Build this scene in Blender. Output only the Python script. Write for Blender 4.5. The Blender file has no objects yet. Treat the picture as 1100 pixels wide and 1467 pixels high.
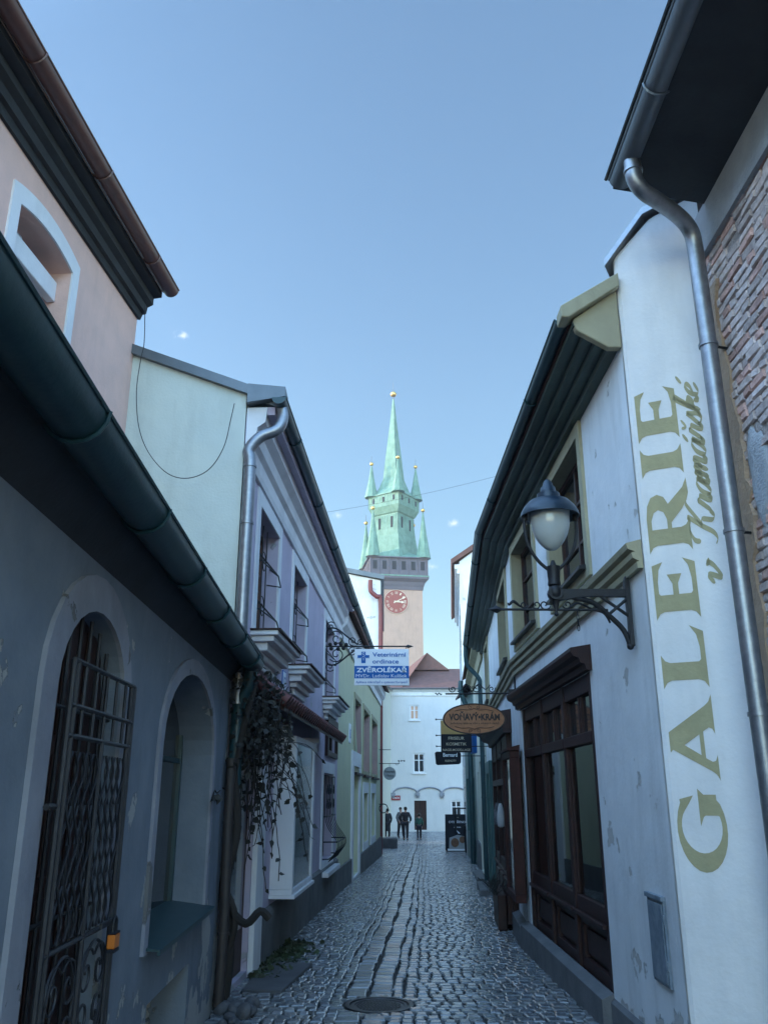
import bpy, bmesh, math, random
from mathutils import Vector, Matrix
from mathutils.geometry import tessellate_polygon
R = math.radians
random.seed(7)
sc = bpy.context.scene
col = sc.collection

# ------------------------------------------------------------------ camera
FPX, PITCH, CAMZ = 1210.0, R(18.4), 1.6
CT, ST = math.cos(PITCH), math.sin(PITCH)
cd = bpy.data.cameras.new('camera'); cam = bpy.data.objects.new('camera', cd); col.objects.link(cam)
cam.location = (0, 0, CAMZ); cam.rotation_euler = (R(90) + PITCH, 0, 0)
cd.sensor_fit = 'VERTICAL'; cd.sensor_height = 36.0; cd.lens = FPX / 1467 * 36.0
cd.clip_start = 0.05; cd.clip_end = 3000
sc.camera = cam

# ------------------------------------------------------------------ sky, sun, exposure
SUN_EL, SUN_AZ = R(15), R(-86)            # azimuth measured from +Y towards +X
w = bpy.data.worlds.new('World'); sc.world = w; w.use_nodes = True
nt = w.node_tree; nt.nodes.clear()
out = nt.nodes.new('ShaderNodeOutputWorld'); bg = nt.nodes.new('ShaderNodeBackground')
sky = nt.nodes.new('ShaderNodeTexSky'); sky.sky_type = 'NISHITA'; sky.sun_disc = False
sky.sun_elevation = SUN_EL; sky.sun_rotation = SUN_AZ
sky.air_density = 1.45; sky.dust_density = 0.2; sky.ozone_density = 3.4; sky.altitude = 300
bg.inputs['Strength'].default_value = 0.12
def dirpix(px, py):
    v = py - 733.5
    return Vector((px - 550.0, FPX * CT + v * ST, FPX * ST - v * CT))
# little cloud wisps, a property of the sky itself
tc = nt.nodes.new('ShaderNodeTexCoord')
prev = sky.outputs['Color']
nz = nt.nodes.new('ShaderNodeTexNoise'); nz.inputs['Scale'].default_value = 130; nz.inputs['Detail'].default_value = 8; nz.inputs['Roughness'].default_value = .7; nz.inputs['Distortion'].default_value = .6
nt.links.new(tc.outputs['Generated'], nz.inputs['Vector'])
for (cx, cy, r, amt) in ((262, 481, 22, .8), (425, 656, 26, .7), (484, 738, 18, .5), (650, 750, 22, .7), (620, 812, 20, .5)):
    d = dirpix(cx, cy).normalized()
    dot = nt.nodes.new('ShaderNodeVectorMath'); dot.operation = 'DISTANCE'
    mp_ = nt.nodes.new('ShaderNodeVectorMath'); mp_.operation = 'MULTIPLY'
    nt.links.new(tc.outputs['Generated'], mp_.inputs[0]); mp_.inputs[1].default_value = (1, 1, 1.9)
    nt.links.new(mp_.outputs[0], dot.inputs[0]); dot.inputs[1].default_value = (d.x, d.y, d.z * 1.9)
    mr = nt.nodes.new('ShaderNodeMapRange'); mr.inputs['From Min'].default_value = r / 1250; mr.inputs['From Max'].default_value = 0
    nt.links.new(dot.outputs['Value'], mr.inputs['Value'])
    m2 = nt.nodes.new('ShaderNodeMath'); m2.operation = 'MULTIPLY_ADD'
    nt.links.new(mr.outputs[0], m2.inputs[0]); m2.inputs[1].default_value = .45; m2.inputs[2].default_value = -.72
    m3 = nt.nodes.new('ShaderNodeMath'); m3.operation = 'ADD'; nt.links.new(m2.outputs[0], m3.inputs[0]); nt.links.new(nz.outputs[0], m3.inputs[1])
    m4 = nt.nodes.new('ShaderNodeMath'); m4.operation = 'MULTIPLY'; m4.use_clamp = True
    nt.links.new(m3.outputs[0], m4.inputs[0]); m4.inputs[1].default_value = 3.2 * amt
    m5 = nt.nodes.new('ShaderNodeMath'); m5.operation = 'MULTIPLY'; m5.use_clamp = True
    mx = nt.nodes.new('ShaderNodeMixRGB'); nt.links.new(m4.outputs[0], m5.inputs[0]); nt.links.new(mr.outputs[0], m5.inputs[1])
    nt.links.new(m5.outputs[0], mx.inputs[0]); nt.links.new(prev, mx.inputs[1]); mx.inputs[2].default_value = (4.2, 4.5, 4.9, 1)
    prev = mx.outputs[0]
# added boost: sky brightened overhead and behind the camera to light the shaded lane
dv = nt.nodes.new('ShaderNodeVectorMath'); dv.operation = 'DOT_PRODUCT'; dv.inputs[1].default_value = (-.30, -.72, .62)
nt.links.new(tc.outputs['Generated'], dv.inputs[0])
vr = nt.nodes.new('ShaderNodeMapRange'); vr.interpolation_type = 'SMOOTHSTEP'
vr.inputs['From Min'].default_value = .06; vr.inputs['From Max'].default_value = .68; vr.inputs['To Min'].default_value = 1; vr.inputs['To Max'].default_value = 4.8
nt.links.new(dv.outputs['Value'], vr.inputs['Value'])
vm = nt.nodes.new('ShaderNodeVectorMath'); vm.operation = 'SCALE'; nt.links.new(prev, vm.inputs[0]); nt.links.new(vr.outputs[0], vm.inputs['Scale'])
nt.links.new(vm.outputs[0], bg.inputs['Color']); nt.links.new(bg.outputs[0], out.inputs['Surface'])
sl = bpy.data.lights.new('sun', 'SUN'); sl.energy = 2.0; sl.angle = R(0.5); sl.color = (1.0, 0.86, 0.70)
so = bpy.data.objects.new('sun', sl); col.objects.link(so)
sd = Vector((math.sin(SUN_AZ) * math.cos(SUN_EL), math.cos(SUN_AZ) * math.cos(SUN_EL), math.sin(SUN_EL)))
so.rotation_euler = sd.to_track_quat('Z', 'Y').to_euler(); so.location = sd * 60
vs = sc.view_settings; vs.view_transform = 'Standard'; vs.look = 'None'; vs.gamma = 1; vs.use_curve_mapping = False
vs.exposure = 1.30
sc.cycles.max_bounces = 8; sc.cycles.diffuse_bounces = 5

# ------------------------------------------------------------------ materials
def mat(name, c1, c2=None, rough=0.8, scale=3.0, bump=0.3, bscale=40.0, metal=0.0, spec=0.5, streak=0.0, big=0.0, sharp=0.0,
        attr=None, dist=0.01, emis=None, peel=None):
    m = bpy.data.materials.new(name); m.use_nodes = True
    n = m.node_tree.nodes; l = m.node_tree.links
    b = n['Principled BSDF']; b.inputs['Roughness'].default_value = rough; b.inputs['Metallic'].default_value = metal
    b.inputs['Specular IOR Level'].default_value = spec
    c2 = c2 or tuple(x * 0.8 for x in c1)
    g = n.new('ShaderNodeNewGeometry')
    ns = n.new('ShaderNodeTexNoise'); ns.inputs['Scale'].default_value = scale; ns.inputs['Detail'].default_value = 6; ns.inputs['Roughness'].default_value = .62
    l.new(g.outputs['Position'], ns.inputs['Vector'])
    rp = n.new('ShaderNodeMapRange'); rp.inputs['From Min'].default_value = .34 + sharp * .12; rp.inputs['From Max'].default_value = .66 - sharp * .12
    l.new(ns.outputs[0], rp.inputs['Value'])
    mx = n.new('ShaderNodeMixRGB'); mx.inputs[1].default_value = (*c1, 1); mx.inputs[2].default_value = (*c2, 1)
    l.new(rp.outputs[0], mx.inputs[0]); cur = mx.outputs[0]
    if streak:
        mp = n.new('ShaderNodeVectorMath'); mp.operation = 'MULTIPLY'; mp.inputs[1].default_value = (2.4, 2.4, .5)
        l.new(g.outputs['Position'], mp.inputs[0])
        s = n.new('ShaderNodeTexNoise'); s.inputs['Scale'].default_value = 1.1; s.inputs['Detail'].default_value = 7; s.inputs['Roughness'].default_value = .65
        l.new(mp.outputs[0], s.inputs['Vector'])
        r2 = n.new('ShaderNodeMapRange'); r2.inputs['From Min'].default_value = .5; r2.inputs['From Max'].default_value = .78; r2.inputs['To Max'].default_value = streak
        l.new(s.outputs[0], r2.inputs['Value'])
        m2 = n.new('ShaderNodeMixRGB'); l.new(r2.outputs[0], m2.inputs[0]); l.new(cur, m2.inputs[1])
        m2.inputs[2].default_value = (c1[0] * .38, c1[1] * .38, c1[2] * .36, 1); cur = m2.outputs[0]
    if peel:       # flaked plaster: hard-edged patches below a height
        pn = n.new('ShaderNodeTexNoise'); pn.inputs['Scale'].default_value = 2.3; pn.inputs['Detail'].default_value = 9; pn.inputs['Roughness'].default_value = .6
        l.new(g.outputs['Position'], pn.inputs['Vector'])
        sx = n.new('ShaderNodeSeparateXYZ'); l.new(g.outputs['Position'], sx.inputs[0])
        zr = n.new('ShaderNodeMapRange'); zr.inputs['From Min'].default_value = peel[1]; zr.inputs['From Max'].default_value = -0.6; zr.inputs['To Min'].default_value = -.12; zr.inputs['To Max'].default_value = .2
        l.new(sx.outputs[2], zr.inputs['Value'])
        ad = n.new('ShaderNodeMath'); ad.operation = 'ADD'; l.new(pn.outputs[0], ad.inputs[0]); l.new(zr.outputs[0], ad.inputs[1])
        th = n.new('ShaderNodeMapRange'); th.inputs['From Min'].default_value = .525; th.inputs['From Max'].default_value = .535
        l.new(ad.outputs[0], th.inputs['Value'])
        m3 = n.new('ShaderNodeMixRGB'); l.new(th.outputs[0], m3.inputs[0]); l.new(cur, m3.inputs[1]); m3.inputs[2].default_value = (*peel[0], 1); cur = m3.outputs[0]
    if attr:
        a = n.new('ShaderNodeAttribute'); a.attribute_name = attr
        m4 = n.new('ShaderNodeMixRGB'); m4.blend_type = 'MULTIPLY'; m4.inputs[0].default_value = 1
        l.new(cur, m4.inputs[1]); l.new(a.outputs['Color'], m4.inputs[2]); cur = m4.outputs[0]
    l.new(cur, b.inputs['Base Color'])
    if bump:
        bn = n.new('ShaderNodeTexNoise'); bn.inputs['Scale'].default_value = bscale; bn.inputs['Detail'].default_value = 5
        l.new(g.outputs['Position'], bn.inputs['Vector'])
        h = bn.outputs[0]
        bp = n.new('ShaderNodeBump'); bp.inputs['Strength'].default_value = bump; bp.inputs['Distance'].default_value = dist
        l.new(h, bp.inputs['Height']); last = bp
        if big:
            b2 = n.new('ShaderNodeTexNoise'); b2.inputs['Scale'].default_value = 2.2; b2.inputs['Detail'].default_value = 3
            l.new(g.outputs['Position'], b2.inputs['Vector'])
            bp2 = n.new('ShaderNodeBump'); bp2.inputs['Strength'].default_value = big; bp2.inputs['Distance'].default_value = .06
            l.new(b2.outputs[0], bp2.inputs['Height']); l.new(bp.outputs[0], bp2.inputs['Normal']); last = bp2
        if peel:
            bp3 = n.new('ShaderNodeBump'); bp3.inputs['Strength'].default_value = .9; bp3.inputs['Distance'].default_value = .012; bp3.invert = True
            l.new(th.outputs[0], bp3.inputs['Height']); l.new(last.outputs[0], bp3.inputs['Normal']); last = bp3
        l.new(last.outputs[0], b.inputs['Normal'])
    if emis:
        b.inputs['Emission Color'].default_value = (*emis[0], 1); b.inputs['Emission Strength'].default_value = emis[1]
    return m
M = {}
def defm(k, name, *a, **kw): M[k] = mat(name, *a, **kw)
defm('plaster_white', 'white lime plaster', (.78, .79, .79), (.70, .715, .72), streak=.4, peel=((.50, .49, .47), .55), big=.35, bump=.25)
defm('plaster_end', 'white plaster of the far building', (.62, .61, .60), (.56, .56, .56), streak=.15, big=.2, scale=.6)
defm('plaster_gal', 'white painted gallery wall', (.80, .78, .76), (.72, .71, .70), streak=.25, big=.3, bump=.2)
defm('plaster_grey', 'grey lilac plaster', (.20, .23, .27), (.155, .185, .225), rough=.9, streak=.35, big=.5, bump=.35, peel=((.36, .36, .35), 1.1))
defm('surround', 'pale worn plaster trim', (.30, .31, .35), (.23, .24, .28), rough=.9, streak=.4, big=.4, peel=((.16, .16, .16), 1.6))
defm('beige', 'beige plaster', (.78, .50, .42), (.69, .455, .39), streak=.25, big=.3)
defm('mint', 'mint plaster', (.60, .64, .58), (.54, .59, .55), streak=.3, big=.3, scale=1.5)
defm('lilac', 'lilac plaster', (.52, .455, .55), (.46, .405, .50), streak=.3, big=.3, peel=((.40, .40, .42), .2))
defm('yellow', 'pale yellow plaster', (.60, .60, .40), (.55, .55, .38), streak=.2, big=.2)
defm('trim_white', 'white painted trim', (.78, .78, .79), (.70, .70, .72), streak=.3, bump=.2)
defm('olive', 'olive painted stucco', (.40, .365, .24), (.34, .31, .21), streak=.5, bump=.3)
defm('corn', 'dark green cornice paint', (.07, .10, .085), (.05, .075, .065), rough=.6, streak=.3)
defm('cream', 'cream plaster', (.62, .62, .52), (.55, .56, .49), streak=.3, big=.2)
defm('plinth', 'grey cement plinth', (.17, .17, .17), (.11, .115, .12), rough=.85, bump=.5, streak=.4)
defm('gut_green', 'dark green painted gutter', (.012, .045, .055), (.02, .06, .07), rough=.38, bump=.1, scale=8, spec=.5)
defm('gut_dark', 'dark rusty downpipe', (.045, .035, .032), (.03, .026, .026), rough=.55, bump=.3, scale=9)
defm('gut_brown', 'brown painted gutter', (.13, .06, .05), (.09, .045, .04), rough=.4, bump=.1, scale=9)
defm('gut_red', 'red painted downpipe', (.20, .035, .035), (.14, .03, .03), rough=.45, bump=.1)
defm('zinc', 'galvanised zinc', (.32, .33, .35), (.24, .25, .27), rough=.42, metal=.85, bump=.12, scale=14)
defm('sheet', 'grey sheet metal', (.16, .18, .20), (.12, .14, .16), rough=.45, metal=.5, bump=.1)
defm('iron', 'black wrought iron', (.012, .014, .018), (.02, .02, .024), rough=.5, bump=.3, metal=.3)
defm('grille', 'weathered iron bars', (.018, .02, .026), (.03, .03, .035), rough=.55, bump=.3, metal=.2)
defm('wood', 'dark brown varnished wood', (.045, .016, .013), (.024, .011, .01), spec=.3, rough=.5, bump=.3, bscale=60, scale=12)
defm('wood_red', 'red brown painted wood', (.06, .02, .016), (.035, .014, .013), spec=.2, rough=.6, bump=.2, scale=10)
defm('wood_win', 'old brown window wood', (.16, .07, .045), (.10, .05, .035), rough=.6, bump=.3, scale=14)
defm('soffit', 'dark soffit boards', (.03, .035, .04), (.02, .022, .026), rough=.8, bump=.3)
defm('roof_tile', 'brown clay tile', (.17, .08, .065), (.12, .06, .05), rough=.8, bump=.6, bscale=14)
defm('tile_red', 'dark red barrel tile', (.16, .045, .035), (.09, .03, .028), rough=.65, bump=.5, scale=9, attr='rnd')
defm('glass', 'window glass', (.012, .016, .02), (.02, .024, .03), rough=.06, bump=.03, bscale=3, spec=.9, scale=.8)
defm('glass_pale', 'window glass before pale interior', (.10, .12, .12), (.035, .045, .055), rough=.08, bump=.03, bscale=3, spec=.8, scale=1.7, sharp=.6)
defm('curtain', 'net curtain', (.36, .37, .36), (.28, .29, .3), scale=9)
defm('shut', 'faded pinkish shutter', (.45, .30, .27), (.38, .25, .23), rough=.7)
defm('ochrepane', 'panes with warm light painted in', (.62, .36, .24), (.5, .3, .2), rough=.5)  # lit pinkish look of the panes put into their base colour
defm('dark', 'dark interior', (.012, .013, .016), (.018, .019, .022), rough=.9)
defm('copper', 'green copper patina', (.10, .21, .15), (.18, .31, .24), rough=.7, bump=.3, bscale=1.2, scale=.7, streak=.5)
defm('gold', 'gilded ball', (.85, .55, .18), (.75, .45, .12), rough=.3, metal=.9, bump=0)
defm('tower', 'pinkish tower plaster', (.50, .32, .24), (.44, .29, .22), scale=.6, streak=.3, bump=.2, bscale=2)
defm('slate', 'grey painted gallery boards', (.13, .11, .13), (.10, .09, .11), scale=.8, bscale=2)
defm('clock', 'dark red clock dial', (.30, .045, .025), (.24, .035, .02), rough=.5)
defm('clock_pale', 'cream clock figures', (.75, .66, .50), (.7, .6, .45), rough=.5)
defm('galtext', 'olive ochre wall paint', (.42, .37, .21), (.36, .32, .18), rough=.85, scale=9, streak=.2)
defm('sett', 'granite sett', (.23, .235, .24), (.13, .135, .14), rough=.2, bump=.22, bscale=70, scale=5, attr='rnd', dist=.003, spec=.75)
defm('joint', 'dirty joint filling', (.018, .018, .018), (.03, .028, .024), rough=.7, bump=.8, bscale=60)
defm('earth', 'paved ground', (.06, .06, .06), (.045, .045, .048), rough=.8, bump=.5)
defm('castiron', 'cast iron cover', (.05, .05, .055), (.035, .035, .04), rough=.42, metal=.4, bump=.3)
defm('brick', 'old hand made brick', (.56, .49, .45), (.38, .32, .29), rough=.9, bump=.9, bscale=38, scale=16, attr='rnd', dist=.012)
defm('mortar', 'crumbling mortar', (.38, .34, .32), (.24, .21, .20), rough=.95, bump=1, bscale=25, dist=.03)
defm('cement', 'grey combed cement', (.36, .38, .41), (.28, .30, .32), rough=.9, bump=.9, bscale=55, dist=.01)
defm('sandrender', 'ochre broken render edge', (.42, .30, .21), (.33, .24, .18), rough=.9, bump=.9, bscale=25, dist=.02)
defm('sign_white', 'white sign panel', (.86, .87, .88), (.82, .83, .85), rough=.6, spec=.2, bump=0)
defm('sign_blue', 'blue sign print', (.015, .13, .42), (.015, .12, .38), rough=.6, spec=.2, bump=0)
defm('sign_black', 'black sign board', (.012, .014, .02), (.016, .018, .025), rough=.6, spec=.2, bump=0)
defm('sign_gold', 'gold sign panel', (.50, .33, .13), (.44, .29, .11), rough=.6, spec=.2, bump=0)
defm('sign_cream', 'cream sign lettering', (.62, .56, .42), (.6, .54, .4), rough=.6, spec=.2, bump=0)
defm('sign_red', 'red enamel street sign', (.30, .01, .02), (.28, .01, .02), rough=.3, bump=0)
defm('oakboard', 'carved oak sign board', (.42, .17, .07), (.27, .11, .05), rough=.5, bump=.3, scale=14, streak=.2)
defm('burnt', 'burnt dark lettering', (.025, .015, .012), (.03, .018, .015), rough=.6, bump=0)
defm('lampblue', 'dark lamp enamel', (.012, .026, .045), (.016, .034, .052), rough=.3, bump=.05)
defm('globe', 'milky lamp glass', (.50, .53, .52), (.42, .46, .46), rough=.18, bump=.02, scale=6, spec=.7)
defm('orange', 'orange padlock plastic', (.62, .17, .015), (.55, .15, .015), rough=.4, bump=0)
defm('leaf', 'dried dark leaves', (.016, .018, .016), (.03, .028, .022), rough=.7, bump=.2)
defm('stem', 'vine bark', (.035, .028, .024), (.022, .02, .018), rough=.9, bump=.5)
defm('moss', 'green debris leaves', (.045, .075, .03), (.05, .05, .03), rough=.8)
defm('stone', 'grey field stone', (.11, .11, .115), (.075, .075, .08), rough=.8, bump=.6)
defm('tealdoor', 'teal painted wood', (.045, .13, .125), (.035, .10, .10), rough=.5, bump=.2)
defm('ochre', 'ochre painted wood', (.30, .16, .055), (.24, .13, .05), rough=.6, bump=.2)
defm('coat_black', 'black coat cloth', (.012, .013, .017), (.02, .02, .025), rough=.9)
defm('coat_grey', 'grey patterned coat', (.16, .16, .17), (.05, .05, .055), rough=.9, scale=14, sharp=.5)
defm('coat_green', 'green patterned jacket', (.02, .12, .08), (.012, .03, .03), rough=.8, scale=16, sharp=.6)
defm('trouser', 'dark trousers', (.013, .015, .022), (.018, .02, .028), rough=.9)
defm('skin', 'skin', (.40, .24, .18), (.36, .21, .16), rough=.6, bump=0)
defm('hair', 'dark hair', (.025, .018, .014), (.018, .013, .01), rough=.7)
defm('shoe_pale', 'pale shoes', (.5, .5, .5), (.45, .45, .45), rough=.6)
defm('bread', 'baked bread print', (.22, .09, .035), (.12, .05, .02), scale=9, rough=.5, bump=0)
defm('meter', 'grey steel meter door', (.23, .27, .31), (.14, .18, .22), rough=.5, bump=.15, scale=13, sharp=.4)
defm('doll_white', 'white cloth', (.5, .5, .5), (.4, .4, .4))

b_ = M['sett'].node_tree.nodes['Principled BSDF']; b_.inputs['Coat Weight'].default_value = .4; b_.inputs['Coat Roughness'].default_value = .25; b_.inputs['Coat IOR'].default_value = 1.6

# ------------------------------------------------------------------ object helpers
def props(o, label=None, cat=None, group=None, kind=None):
    if label: o['label'] = label
    if cat: o['category'] = cat
    if group: o['group'] = group
    if kind: o['kind'] = kind
    return o
def thing(name, loc, label, cat, group=None):
    o = bpy.data.objects.new(name, None); col.objects.link(o); o.location = loc; o.empty_display_size = .2
    return props(o, label, cat, group)
def origin(o):
    v = Vector((0, 0, 0))
    while o is not None: v += Vector(o.location); o = o.parent
    return v
class MB:
    def __init__(s): s.v = []; s.f = []; s.c = []
    def add(s, vs_, fs, c=None):
        k = len(s.v); s.v += [Vector(q) for q in vs_]; s.f += [tuple(k + i for i in f) for f in fs]
        if c is not None: s.c += [c] * len(vs_)
    def hexa(s, p, c=None):   # 8 points: bottom ring, top ring
        s.add(p, [(3, 2, 1, 0), (4, 5, 6, 7), (0, 1, 5, 4), (1, 2, 6, 5), (2, 3, 7, 6), (3, 0, 4, 7)], c)
    def box(s, x0, x1, y0, y1, z0, z1, c=None):
        s.hexa([(x0, y0, z0), (x1, y0, z0), (x1, y1, z0), (x0, y1, z0), (x0, y0, z1), (x1, y0, z1), (x1, y1, z1), (x0, y1, z1)], c)
    def wbox(s, W, s0, s1, o0, o1, z0, z1, c=None):
        s.hexa([W.pt(s0, z0, o0), W.pt(s1, z0, o0), W.pt(s1, z0, o1), W.pt(s0, z0, o1), W.pt(s0, z1, o0), W.pt(s1, z1, o0), W.pt(s1, z1, o1), W.pt(s0, z1, o1)], c)
    def prof(s, W, s0, s1, pts, s0b=None, s1b=None):   # profile [(off, z)] swept along a wall
        n = len(pts)
        a = [W.pt(s0, z, o) for o, z in pts]; b = [W.pt(s1, z, o) for o, z in pts]
        s.add(a + b, [(i, (i + 1) % n, n + (i + 1) % n, n + i) for i in range(n)] + [tuple(range(n - 1, -1, -1)), tuple(range(n, 2 * n))])
    def poly(s, loops, back=None):   # 3D planar polygon with holes; back = vector for thickness
        L = [[Vector(p) for p in l] for l in loops]
        fl = [p for l in L for p in l]
        tr = tessellate_polygon(L)
        k = len(s.v); s.v += fl; s.f += [tuple(k + i for i in t) for t in tr]
        if back is not None:
            back = Vector(back); k2 = len(s.v); s.v += [p + back for p in fl]; s.f += [tuple(k2 + i for i in reversed(t)) for t in tr]
            q = 0
            for l in L:
                n = len(l); s.f += [(k + q + i, k + q + (i + 1) % n, k2 + q + (i + 1) % n, k2 + q + i) for i in range(n)]; q += n
    def tube(s, pts, r, n=8, caps=True):
        pts = [Vector(p) for p in pts]
        rs = r if isinstance(r, (list, tuple)) else [r] * len(pts)
        k = len(s.v); up = None
        for i, p in enumerate(pts):
            d = (pts[min(i + 1, len(pts) - 1)] - pts[max(i - 1, 0)])
            d = d.normalized() if d.length > 1e-9 else Vector((0, 0, 1))
            if up is None:
                up = Vector((0, 0, 1)) if abs(d.z) < .9 else Vector((1, 0, 0))
            a = d.cross(up)
            if a.length < 1e-4: a = d.orthogonal()
            a.normalize(); b = a.cross(d).normalized(); up = b
            for j in range(n):
                t = 2 * math.pi * j / n
                s.v.append(p + (a * math.cos(t) + b * math.sin(t)) * rs[i])
        for i in range(len(pts) - 1):
            for j in range(n):
                s.f.append((k + i * n + j, k + i * n + (j + 1) % n, k + (i + 1) * n + (j + 1) % n, k + (i + 1) * n + j))
        if caps:
            s.f.append(tuple(k + j for j in range(n - 1, -1, -1))); e = k + (len(pts) - 1) * n; s.f.append(tuple(e + j for j in range(n)))
    def lathe(s, c, prof, n=24):      # [(r, z)]
        c = Vector(c); k = len(s.v)
        for r, z in prof:
            for j in range(n):
                t = 2 * math.pi * j / n; s.v.append(c + Vector((r * math.cos(t), r * math.sin(t), z)))
        for i in range(len(prof) - 1):
            for j in range(n):
                s.f.append((k + i * n + j, k + i * n + (j + 1) % n, k + (i + 1) * n + (j + 1) % n, k + (i + 1) * n + j))
        s.f.append(tuple(k + j for j in range(n - 1, -1, -1))); e = k + (len(prof) - 1) * n; s.f.append(tuple(e + j for j in range(n)))
    def ball(s, c, r, n=12, sz=1):
        s.lathe(c, [(max(.001, r * math.sin(math.pi * i / n)), -r * sz * math.cos(math.pi * i / n)) for i in range(n + 1)], n + 4)
    def build(s, name, m, parent=None, smooth=False, bev=0):
        o0 = origin(parent)
        me = bpy.data.meshes.new(name); me.from_pydata([tuple(p - o0) for p in s.v], [], s.f)
        if s.c and len(s.c) == len(s.v):
            ca = me.color_attributes.new('rnd', 'FLOAT_COLOR', 'POINT')
            ca.data.foreach_set('color', [x for c in s.c for x in (c[0], c[1], c[2], 1)])
        me.materials.append(M[m] if isinstance(m, str) else m); me.validate(); me.update()
        bm = bmesh.new(); bm.from_mesh(me); bmesh.ops.recalc_face_normals(bm, faces=bm.faces); bm.to_mesh(me); bm.free()
        o = bpy.data.objects.new(name, me); col.objects.link(o); o.parent = parent
        if smooth:
            me.polygons.foreach_set('use_smooth', [True] * len(me.polygons))
            try: me.set_sharp_from_angle(angle=R(50))
            except Exception: pass
        if bev:
            b = o.modifiers.new('bevel', 'BEVEL'); b.width = bev; b.segments = 2; b.limit_method = 'ANGLE'; b.angle_limit = R(40)
        return o

class Wall:
    """vertical plane from a to b (plan), n = side facing the street"""
    def __init__(s, ax, ay, bx, by, side):
        s.o = Vector((ax, ay)); d = Vector((bx - ax, by - ay)); s.L = d.length; s.u = d.normalized()
        s.n = Vector((s.u.y, -s.u.x)) * side           # side=+1: normal to the right of the direction
    def pt(s, a, z, off=0.0):
        p = s.o + s.u * a + s.n * off; return Vector((p.x, p.y, z))
    def S(s, y): return (y - s.o.y) / s.u.y
    def pix(s, px, py, off=0.0):
        d = dirpix(px, py); o = s.o + s.n * off
        # ray (d.x,d.y)*k = o + u*a
        det = d.x * (-s.u.y) + d.y * s.u.x
        k = (o.x * (-s.u.y) + o.y * s.u.x) / det
        a = (Vector((d.x * k, d.y * k)) - o).dot(s.u)
        return a, CAMZ + d.z * k
def P(px, py, t):
    d = dirpix(px, py); k = t / d.y; return Vector((d.x * k, t, CAMZ + d.z * k))
SL = .0183
def gz(y): return -SL * min(y, 53.0)
def arc(cx, cz, rx, rz, a0, a1, n): return [(cx + rx * math.cos(R(a0 + (a1 - a0) * i / n)), cz + rz * math.sin(R(a0 + (a1 - a0) * i / n))) for i in range(n + 1)]
def rect(s0, s1, z0, z1): return [(s0, z0), (s1, z0), (s1, z1), (s0, z1)]
def archpoly(s0, s1, z0, zs, zt, n=14): return [(s0, z0), (s1, z0)] + arc((s0 + s1) / 2, zs, (s1 - s0) / 2, zt - zs, 0, 180, n)
def segarch(s0, s1, z0, zs, rise, n=12):
    h = (s1 - s0) / 2; Rr = (h * h + rise * rise) / (2 * rise); c = zs + rise - Rr; a = math.degrees(math.asin(h / Rr))
    return [(s0, z0), (s1, z0)] + [((s0 + s1) / 2 + Rr * math.sin(R(a - 2 * a * i / n)), c + Rr * math.cos(R(a - 2 * a * i / n))) for i in range(n + 1)]
def facade(mb, W, outer, holes, depth=.2, off=0.0):
    mb.poly([[W.pt(a, z, off) for a, z in l] for l in [outer] + holes])
    for hi_, h in enumerate(holes):
        n = len(h); dp = depth[hi_] if isinstance(depth, (list, tuple)) else depth
        for i in range(n):
            a, b = h[i], h[(i + 1) % n]
            mb.add([W.pt(*a, off), W.pt(*b, off), W.pt(*b, off - dp), W.pt(*a, off - dp)], [(0, 1, 2, 3)])
def ring(mb, W, outer, inner, off0, off1):
    """flat frame between two loops with thickness"""
    mb.poly([[W.pt(a, z, off1) for a, z in outer], [W.pt(a, z, off1) for a, z in inner]], back=Vector((*(W.n * (off0 - off1)), 0)))
def window(house, W, s0, s1, z0, z1, off, cols=2, rows=2, fw=.05, fmat='wood_win', gmat='glass', name='window', thick=.05):
    f = MB()
    f.wbox(W, s0, s1, off, off + thick, z0, z0 + fw); f.wbox(W, s0, s1, off, off + thick, z1 - fw, z1)
    f.wbox(W, s0, s0 + fw, off, off + thick, z0 + fw, z1 - fw); f.wbox(W, s1 - fw, s1, off, off + thick, z0 + fw, z1 - fw)
    for i in range(1, cols):
        c = s0 + (s1 - s0) * i / cols; f.wbox(W, c - fw * .5, c + fw * .5, off, off + thick - .004, z0 + fw, z1 - fw)
    for j in range(1, rows):
        c = z0 + (z1 - z0) * (j / rows if rows != 2 else .64)
        f.wbox(W, s0 + fw, s1 - fw, off, off + thick - .008, c - fw * .3, c + fw * .3)
    o = f.build(name, fmat, house, bev=.004)
    g = MB(); g.wbox(W, s0 + fw * .5, s1 - fw * .5, off + .012, off + .02, z0 + fw * .5, z1 - fw * .5)
    g.build('pane', gmat, o)
    return o
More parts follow.
